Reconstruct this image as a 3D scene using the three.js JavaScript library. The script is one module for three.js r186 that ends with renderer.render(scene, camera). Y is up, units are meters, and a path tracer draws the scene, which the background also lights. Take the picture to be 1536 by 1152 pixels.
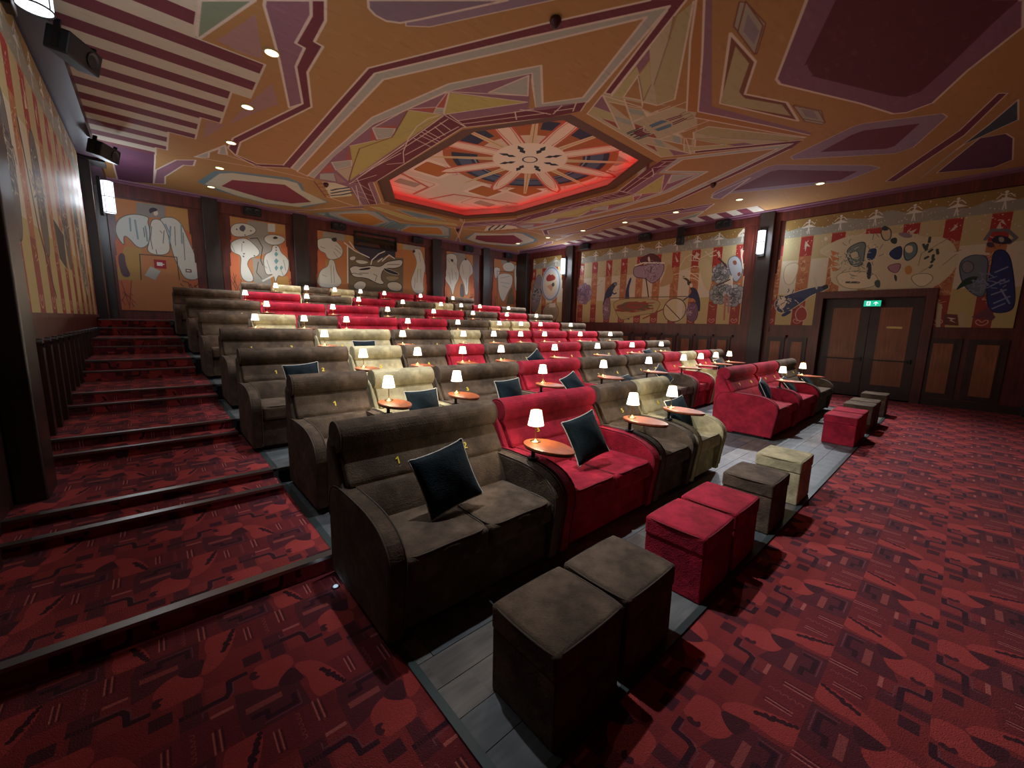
import * as THREE from 'three';
import { RoundedBoxGeometry } from 'three/addons/geometries/RoundedBoxGeometry.js';
import { TextGeometry } from 'three/addons/geometries/TextGeometry.js';
import { FontLoader } from 'three/addons/loaders/FontLoader.js';
import { RectAreaLightUniformsLib } from 'three/addons/lights/RectAreaLightUniformsLib.js';
import { mergeGeometries } from 'three/addons/utils/BufferGeometryUtils.js';

RectAreaLightUniformsLib.init();
const scene = new THREE.Scene();
scene.background = new THREE.Color(0x000000);
const renderer = new THREE.WebGLRenderer({ antialias: true });
renderer.toneMapping = THREE.LinearToneMapping;
renderer.toneMappingExposure = 0.82;
renderer.shadowMap.enabled = true;
renderer.shadowMap.type = THREE.PCFSoftShadowMap;
const camera = new THREE.PerspectiveCamera(87.84, 4 / 3, 0.05, 80);
camera.position.set(0, 1.75, 0);
camera.rotation.set(-0.148802, -0.729777, 0.02252, 'YXZ');

// light levels
const DOWN_LEFT = 62, DOWN_RIGHT = 92, LAMP = 0.36, SCONCE = 2.8, LED = 7;
const DOWN_COLOUR = 0xf2f6ff, LAMP_COLOUR = 0xfff0d6, SCONCE_COLOUR = 0xe6f2ff;

// the room, metres: x runs along the rows, z towards the back is negative
const WL = -0.92, WR = 14.2, ZB = -15.5, ZF = 5.2, CEIL = 5.28, AXIS = 6.99;
const H = [0, 0.12, 0.28, 0.49, 0.73, 1.025, 1.32, 1.66];
const rowZ = (r) => -2.6 - 1.6 * r;                 // top of the backs in row r (0 = front)
const stepZ = (r) => -2.77 - 1.6 * (r - 1);         // front edge of the platform of row r (r >= 1)
const AISLE = [0.83, 0.82, 0.76, 0.63, 0.6, 0.46, 0.4, 0.3];

// ---------------------------------------------------------------- helpers
let seed = 7;
const rnd = () => { seed = (seed * 1664525 + 1013904223) >>> 0; return seed / 4294967296; };
const rr = (a, b) => a + (b - a) * rnd();
const used = new Map();
const numbered = (n) => { const k = used.get(n) ?? 0; used.set(n, k + 1); return k ? n + '_' + String(k).padStart(3, '0') : n; };
function shade(o) { o.castShadow = true; o.receiveShadow = true; return o; }
function part(name, geo, mat, parent, label) {
  const m = shade(new THREE.Mesh(geo, mat)); m.name = name; if (label) m.userData.label = label;
  parent.add(m); return m;
}
function thing(name, label, category, pos = [0, 0, 0], group) {
  const g = new THREE.Group(); g.name = numbered(name); g.position.set(...pos);
  g.userData = { label, category }; if (group) g.userData.group = group;
  scene.add(g); return g;
}
function structure(name, label, category) {
  const g = new THREE.Group(); g.name = numbered(name); g.userData = { kind: 'structure', label, category };
  scene.add(g); return g;
}
function box(x0, x1, y0, y1, z0, z1) {
  const g = new THREE.BoxGeometry(x1 - x0, y1 - y0, z1 - z0); g.translate((x0 + x1) / 2, (y0 + y1) / 2, (z0 + z1) / 2);
  return boxUV(g);
}
function rbox(w, h, d, r, seg = 3) { return new RoundedBoxGeometry(w, h, d, seg, r); }
// texture coordinates in metres from the dominant direction of each face
function boxUV(geo) {
  const g = geo.index ? geo.toNonIndexed() : geo, p = g.attributes.position, uv = new Float32Array(p.count * 2);
  const a = new THREE.Vector3(), b = new THREE.Vector3(), c = new THREE.Vector3();
  for (let i = 0; i < p.count; i += 3) {
    a.fromBufferAttribute(p, i); b.fromBufferAttribute(p, i + 1).sub(a); c.fromBufferAttribute(p, i + 2).sub(a); b.cross(c);
    const nx = Math.abs(b.x), ny = Math.abs(b.y), nz = Math.abs(b.z);
    for (let k = i; k < i + 3; k++) {
      const x = p.getX(k), y = p.getY(k), z = p.getZ(k);
      if (ny >= nx && ny >= nz) { uv[2 * k] = x; uv[2 * k + 1] = z; } else if (nx >= nz) { uv[2 * k] = z; uv[2 * k + 1] = y; } else { uv[2 * k] = x; uv[2 * k + 1] = y; }
    }
  }
  g.setAttribute('uv', new THREE.BufferAttribute(uv, 2));
  return g;
}
// a side profile [(z, y)...] swept from x0 to x1 with rounded edges
function sweepX(profile, x0, x1, bevel = 0.015, smooth = true) {
  const s = new THREE.Shape();
  const v = profile.map(([z, y]) => new THREE.Vector2(-z, y));
  if (smooth) { s.moveTo(v[0].x, v[0].y); for (const q of v.slice(1)) s.lineTo(q.x, q.y); s.closePath(); } else { s.setFromPoints(v); }
  const g = new THREE.ExtrudeGeometry(s, { depth: x1 - x0 - 2 * bevel, bevelEnabled: bevel > 0, bevelSize: bevel, bevelThickness: bevel, bevelOffset: -bevel, bevelSegments: 3, curveSegments: 8 });
  g.rotateY(Math.PI / 2); g.translate(x0 + bevel, 0, 0);
  return boxUV(g);
}
function curveProfile(pts, n = 28, closed = false) {
  const c = new THREE.CatmullRomCurve3(pts.map(([z, y]) => new THREE.Vector3(0, y, z)), closed, 'centripetal');
  return c.getPoints(n).map((p) => [p.z, p.y]);
}
function tube(points, radius, segs = 24, radial = 6, closed = false) {
  const c = new THREE.CatmullRomCurve3(points.map((p) => new THREE.Vector3(...p)), closed, 'centripetal');
  return new THREE.TubeGeometry(c, segs, radius, radial, closed);
}
function cyl(r0, r1, h, seg = 20, open = false) { return new THREE.CylinderGeometry(r0, r1, h, seg, 1, open); }
function canvasTexture(w, h, draw, repeat) {
  const cv = document.createElement('canvas'); cv.width = w; cv.height = h;
  draw(cv.getContext('2d'), w, h);
  const t = new THREE.CanvasTexture(cv); t.colorSpace = THREE.SRGBColorSpace; t.magFilter = THREE.LinearFilter; t.anisotropy = 8;
  if (repeat) { t.wrapS = t.wrapT = THREE.RepeatWrapping; t.repeat.set(...repeat); }
  return t;
}
// tileable value noise in [0, 1]
function noiseField(n, cells, s) {
  const keep = seed; seed = s;
  const g = Array.from({ length: cells * cells }, rnd); seed = keep;
  const f = new Float32Array(n * n), sm = (t) => t * t * (3 - 2 * t);
  for (let j = 0; j < n; j++) for (let i = 0; i < n; i++) {
    const x = i / n * cells, y = j / n * cells, xi = Math.floor(x), yi = Math.floor(y), u = sm(x - xi), v = sm(y - yi);
    const at = (a, b) => g[((b % cells) * cells) + (a % cells)];
    f[j * n + i] = (at(xi, yi) * (1 - u) + at(xi + 1, yi) * u) * (1 - v) + (at(xi, yi + 1) * (1 - u) + at(xi + 1, yi + 1) * u) * v;
  }
  return f;
}
function dataTexture(n, fn, srgb, repeat) {
  const d = new Uint8Array(n * n * 4);
  for (let j = 0; j < n; j++) for (let i = 0; i < n; i++) { const c = fn(i, j), o = (j * n + i) * 4; d[o] = c[0]; d[o + 1] = c[1]; d[o + 2] = c[2]; d[o + 3] = 255; }
  const t = new THREE.DataTexture(d, n, n); if (srgb) t.colorSpace = THREE.SRGBColorSpace;
  t.magFilter = THREE.LinearFilter; t.minFilter = THREE.LinearFilter; t.wrapS = t.wrapT = THREE.RepeatWrapping; t.repeat.set(...repeat); t.needsUpdate = true; return t;
}
const clamp = (v) => Math.max(0, Math.min(255, Math.round(v)));

// ---------------------------------------------------------------- materials
const NA = noiseField(256, 6, 11), NB = noiseField(256, 19, 12), NC = noiseField(256, 64, 13), ND = noiseField(256, 128, 14);
function velvet(r, g, b, amp, sheen) {
  const map = dataTexture(256, (i, j) => {
    const k = j * 256 + i, n = (NA[k] * 0.5 + NB[k] * 0.35 + NC[k] * 0.15 - 0.5) * 2, f = 1 + amp * Math.sign(n) * Math.min(1, Math.abs(n) * 1.9) + (ND[k] - 0.5) * 0.07;
    return [clamp(r * f), clamp(g * f), clamp(b * f)];
  }, true, [1.15, 1.15]);
  const bump = dataTexture(256, (i, j) => { const k = j * 256 + i, v = clamp(ND[k] * 150 + NB[k] * 100); return [v, v, v]; }, false, [1.7, 1.7]);
  return new THREE.MeshPhysicalMaterial({ map, bumpMap: bump, bumpScale: 0.0035, roughness: 0.85, sheen: 0.55, sheenRoughness: 0.42, sheenColor: new THREE.Color(sheen), specularIntensity: 0.25 });
}
const M = {};
M.brown = velvet(94, 79, 65, 0.17, 0x8a7862);
M.red = velvet(160, 37, 54, 0.13, 0xc8606e);
M.cream = velvet(178, 166, 130, 0.12, 0xb9ae8c);
M.cushion = velvet(26, 37, 42, 0.22, 0x3c545c);
const std = (color, roughness = 0.6, metalness = 0, extra = {}) => new THREE.MeshStandardMaterial({ color, roughness, metalness, ...extra });
M.brownPipe = std(0x55483b, 0.8); M.redPipe = std(0x7c1722, 0.8); M.creamPipe = std(0xa79a74, 0.8); M.whitePipe = std(0xcfccc0, 0.8);
M.black = std(0x141110, 0.45); M.blackMatt = std(0x171314, 0.8); M.metal = std(0x8d8a86, 0.3, 1); M.brass = std(0xb99a62, 0.3, 1); M.nosing = std(0x8f8780, 0.32, 0.85);
M.number = std(0xffe04a, 0.5);
function woodMap(r, g, b, amp, s, repeat, across = 6) {
  const A = noiseField(256, 32, s), B = noiseField(256, 5, s + 1);
  return dataTexture(256, (i, j) => {
    const k1 = ((j >> 4) * 256 + i), n = A[k1] * 0.6 + A[(((j >> 3) * 256) + ((i * 3) & 255))] * 0.4 - 0.5 + (B[j * 256 + i] - 0.5) * 0.5, f = 1 + n * amp;
    return [clamp(r * f), clamp(g * f), clamp(b * f)];
  }, true, repeat);
}
const woodStd = (r, g, b, amp, s, repeat, rough, rot) => { const map = woodMap(r, g, b, amp, s, repeat); if (rot) { map.rotation = Math.PI / 2; } return new THREE.MeshPhysicalMaterial({ map, roughness: rough, clearcoat: 0.35, clearcoatRoughness: 0.35 }); };
M.mahogany = woodStd(92, 38, 29, 0.5, 21, [1.6, 0.7], 0.45);
M.mahoganyDark = woodStd(52, 28, 22, 0.5, 23, [1.6, 0.7], 0.5);
M.pillar = woodStd(45, 36, 32, 0.5, 25, [1.6, 0.6], 0.38);
M.inset = woodStd(142, 88, 52, 0.35, 27, [2, 0.8], 0.5);
M.table = woodStd(150, 78, 44, 0.35, 29, [5, 2.5], 0.32);
M.tableEdge = std(0x43241a, 0.4);
M.wallDark = std(0x2a1a18, 0.9);
// carpet: one woven repeat, 0.72 m along the rows by 0.766 m across; its second half is the first one turned over and shifted
const carpetTile = canvasTexture(1024, 1024, (c, W, Hh) => {
  const X = (m) => m / 0.72 * W, Z = (m) => m / 0.766 * Hh, BR = '#b2403b', MD = '#8b2e30', MD2 = '#7b282c', DK = '#62242c', DK2 = '#501c26', LT = '#c46a5e';
  c.translate(0, Hh); c.scale(1, -1);
  const half = (ox, flip) => {
    c.save(); c.beginPath(); c.rect(0, flip ? Hh / 2 : 0, W, Hh / 2); c.clip();
    if (flip) { c.translate(0, Hh); c.scale(1, -1); }
    c.fillStyle = MD; c.fillRect(0, 0, W, Hh / 2);
    for (const dx of [ox - 1.44, ox - 0.72, ox, ox + 0.72]) {
      const rect = (col, x0, x1, z0, z1) => { c.fillStyle = col; c.fillRect(X(dx + x0), Z(z0), X(x1 - x0), Z(z1 - z0)); };
      const blob = (col, pts, round = true) => { const n = pts.length, q = pts.map(([a, b]) => [X(dx + a), Z(b)]); c.beginPath(); if (!round) { q.forEach((p, k) => c[k ? 'lineTo' : 'moveTo'](...p)); } else { const mid = (a, b) => [(a[0] + b[0]) / 2, (a[1] + b[1]) / 2]; c.moveTo(...mid(q[n - 1], q[0])); for (let k = 0; k < n; k++) { const m = mid(q[k], q[(k + 1) % n]); c.quadraticCurveTo(q[k][0], q[k][1], m[0], m[1]); } } c.closePath(); c.fillStyle = col; c.fill(); };
      const line = (col, w, pts) => { c.strokeStyle = col; c.lineWidth = X(w); c.lineJoin = 'round'; c.beginPath(); pts.forEach(([a, b], k) => c[k ? 'lineTo' : 'moveTo'](X(dx + a), Z(b))); c.stroke(); };
      rect(MD2, 0, 0.2, 0.185, 0.383); rect('#93302f', 0.52, 0.72, 0, 0.2); rect('#81292d', 0.6, 0.72, 0.2, 0.383); rect('#9a3634', 0.1, 0.2, 0, 0.11);
      rect(DK, 0.017, 0.085, 0, 0.125); rect(DK, 0.0, 0.1, 0.1, 0.185); rect(DK2, 0.62, 0.7, 0.03, 0.1);
      blob(DK, [[0.2, 0.12], [0.3, 0.15], [0.366, 0.197], [0.448, 0.209], [0.464, 0.383], [0.21, 0.383], [0.195, 0.3]], false);
      blob(BR, [[0.44, 0.0], [0.462, 0.06], [0.456, 0.107], [0.41, 0.13], [0.371, 0.2], [0.3, 0.17], [0.27, 0.121], [0.285, 0.03], [0.32, -0.02]]);
      blob(BR, [[0.45, 0.1], [0.52, 0.12], [0.58, 0.2], [0.645, 0.4], [0.5, 0.4], [0.476, 0.306], [0.49, 0.234], [0.46, 0.17]]);
      blob(DK2, [[0.446, 0.105], [0.47, 0.19], [0.475, 0.235], [0.41, 0.225], [0.36, 0.2], [0.385, 0.15]]);
      rect('#9e4a44', 0.226, 0.37, 0.232, 0.266); rect('#bd635a', 0.104, 0.19, 0.172, 0.19);
      line('#3f1522', 0.022, [[0.41, 0.28], [0.41, 0.34], [0.3, 0.34], [0.3, 0.3], [0.24, 0.3]]); line('#7c4048', 0.006, [[0.43, 0.27], [0.43, 0.36], [0.28, 0.36]]);
      line('#3f1522', 0.024, [[0.267, 0.012], [0.19, 0.014], [0.186, 0.08], [0.171, 0.105], [0.0, 0.107]]); line('#80444a', 0.006, [[0.25, 0.03], [0.205, 0.033], [0.2, 0.1], [0.17, 0.128], [0.08, 0.13], [0.08, 0.16]]);
      for (const x of [0.105, 0.128]) { line(LT, 0.007, [[x, 0.265], [x, 0.383]]); line('#5a1f26', 0.007, [[x + 0.01, 0.255], [x + 0.01, 0.37]]); }
      for (const x of [0.66, 0.68]) { line(LT, 0.006, [[x, 0.23], [x, 0.34]]); line('#5a1f26', 0.006, [[x + 0.009, 0.22], [x + 0.009, 0.33]]); }
      for (let k = 0; k < 8; k++) { const t = k / 7; c.fillStyle = '#43161f'; c.beginPath(); c.ellipse(X(dx + 0.555 + t * 0.06), Z(0.228 + t * 0.14), X(0.022 - Math.abs(t - 0.4) * 0.02), Z(0.012), 0.3 + k, 0, 7); c.fill(); }
      for (let k = 0; k < 5; k++) line('#a04a44', 0.004, [[0.03, 0.22 + k * 0.03], [0.045, 0.225 + k * 0.03], [0.045, 0.24 + k * 0.03], [0.03, 0.245 + k * 0.03]]);
      for (let k = 0; k < 5; k++) line('#5a2029', 0.005, [[0.02 + k * 0.012, 0.01], [0.02 + k * 0.012, 0.12]]);
      blob(DK2, [[0.285, 0.02], [0.31, 0.04], [0.29, 0.06], [0.32, 0.075], [0.28, 0.09], [0.265, 0.05]]);
    }
    c.restore();
  };
  half(0, false); half(0.36, true);
  seed = 99; for (let k = 0; k < 22000; k++) { c.fillStyle = rnd() < 0.5 ? 'rgba(40,5,8,0.13)' : 'rgba(230,120,100,0.07)'; c.fillRect(rnd() * W, rnd() * Hh, 3, 3); }
}, [1 / 0.72, 1 / 0.766]);
carpetTile.offset.set(-2.1 / 0.72, 0.645 / 0.766);
const carpetBump = dataTexture(256, (i, j) => { const v = clamp(ND[j * 256 + i] * 255); return [v, v, v]; }, false, [3, 3]);
M.carpet = new THREE.MeshStandardMaterial({ map: carpetTile, bumpMap: carpetBump, bumpScale: 0.004, roughness: 1 });
M.riser = std(0x12090b, 0.7);
const plankTone = [[104, 106, 104], [92, 96, 97], [118, 116, 110], [84, 89, 92], [110, 104, 96]];
M.planks = plankTone.map(([r, g, b], k) => new THREE.MeshStandardMaterial({ map: woodMap(r, g, b, 0.34, 40 + k * 3, [0.9, 2.6]), roughness: 0.5 }));
M.plankDeck = M.planks[1];
M.trim = std(0x4f5a58, 0.35, 0.4);
for (const m of M.planks) m.map.rotation = Math.PI / 2;

// ---------------------------------------------------------------- floor, platforms, stair aisle
const floor = structure('floor', 'patterned red carpet floor with a grey plank strip under the front row', 'floor');
part('carpet', box(WL, WR, -0.2, 0, -2.77, ZF), M.carpet, floor, 'red patterned carpet in front of the first row');
{
  // grey vinyl planks under the front row, each its own board
  const X0 = 0.87, X1 = 11.6, Z0 = -2.765, Z1 = -0.9, rows = 10, w = (Z1 - Z0) / rows;
  const lens = [1.22, 0.61, 0.8], geos = new Map();
  for (let r = 0; r < rows; r++) {
    let x = X0 - (r * 0.47) % 1.22;
    while (x < X1) {
      const a = Math.max(x, X0), b = Math.min(x + 1.22, X1); x += 1.22;
      if (b - a < 0.03) continue;
      const key = (b - a).toFixed(3);
      if (!geos.has(key)) geos.set(key, boxUV(new THREE.BoxGeometry(b - a - 0.004, 0.012, w - 0.004)));
      const k = Math.floor(rnd() * 5), p = part('plank', geos.get(key), M.planks[k], floor);
      p.position.set((a + b) / 2, 0.004 + (k % 2) * 0.0006, Z0 + (r + 0.5) * w);
    }
  }
  part('plank_edge_trim', box(0.83, 0.87, -0.01, 0.014, Z0, -0.86), M.trim, floor);
  part('plank_edge_trim', box(0.87, X1, -0.01, 0.014, -0.9, -0.86), M.trim, floor);
  part('plank_edge_trim', box(X1, X1 + 0.04, -0.01, 0.014, Z0, -0.86), M.trim, floor);
  part('plank_underlay', box(0.87, X1, -0.01, 0.002, Z0, -0.9), M.riser, floor);
}
for (let r = 1; r < 8; r++) {
  const z0 = stepZ(r), z1 = r < 7 ? stepZ(r + 1) : ZB;
  const p = structure('seating_platform', `grey plank platform carrying the ${['', 'second', 'third', 'fourth', 'fifth', 'sixth', 'seventh', 'eighth'][r]} row of seats`, 'platform');
  part('platform_deck', box(AISLE[r] + 0.05, 11.65, H[r] - 0.03, H[r], z1, z0), M.plankDeck, p);
  part('platform_body', box(AISLE[r] + 0.05, WR, -0.2, H[r] - 0.03, z1, z0 - 0.01), M.riser, p);
  part('platform_carpet', box(11.65, WR, H[r] - 0.03, H[r], z1, z0), M.carpet, p);
  part('platform_edge_trim', box(AISLE[r], AISLE[r] + 0.05, H[r] - 0.1, H[r] + 0.004, z1, z0 + 0.02), M.trim, p);
}
const stairs = structure('stair_aisle', 'red carpeted stepped aisle along the side wall', 'stairs');
for (let r = 1; r < 8; r++) {
  const z0 = stepZ(r), z1 = r < 7 ? stepZ(r + 1) : ZB, xr = AISLE[r];
  const st = part('step', box(WL, xr, -0.2, H[r], z1, z0), M.carpet, stairs);
  part('riser', box(WL, xr + 0.03, H[r] - 0.14, H[r] - 0.004, z0, z0 + 0.012), M.carpet, st);
  part('nosing', box(WL, xr + 0.03, H[r] - 0.018, H[r] + 0.006, z0 - 0.045, z0 + 0.02), M.nosing, st);
  if (r > 1) {
    const ym = (H[r] + H[r - 1]) / 2, xi = xr + 0.02;
    const s2 = part('step', box(WL, xi, -0.2, ym, z0, z0 + 0.27), M.carpet, stairs);
    part('riser', box(WL, xi + 0.01, H[r - 1], ym - 0.004, z0 + 0.27, z0 + 0.282), M.carpet, s2);
    part('nosing', box(WL, xi + 0.01, ym - 0.018, ym + 0.006, z0 + 0.225, z0 + 0.29), M.nosing, s2);
    part('step_side_cap', box(xi, xi + 0.012, H[r - 1], ym + 0.006, z0, z0 + 0.27), M.metal, s2);
  }
}
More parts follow.
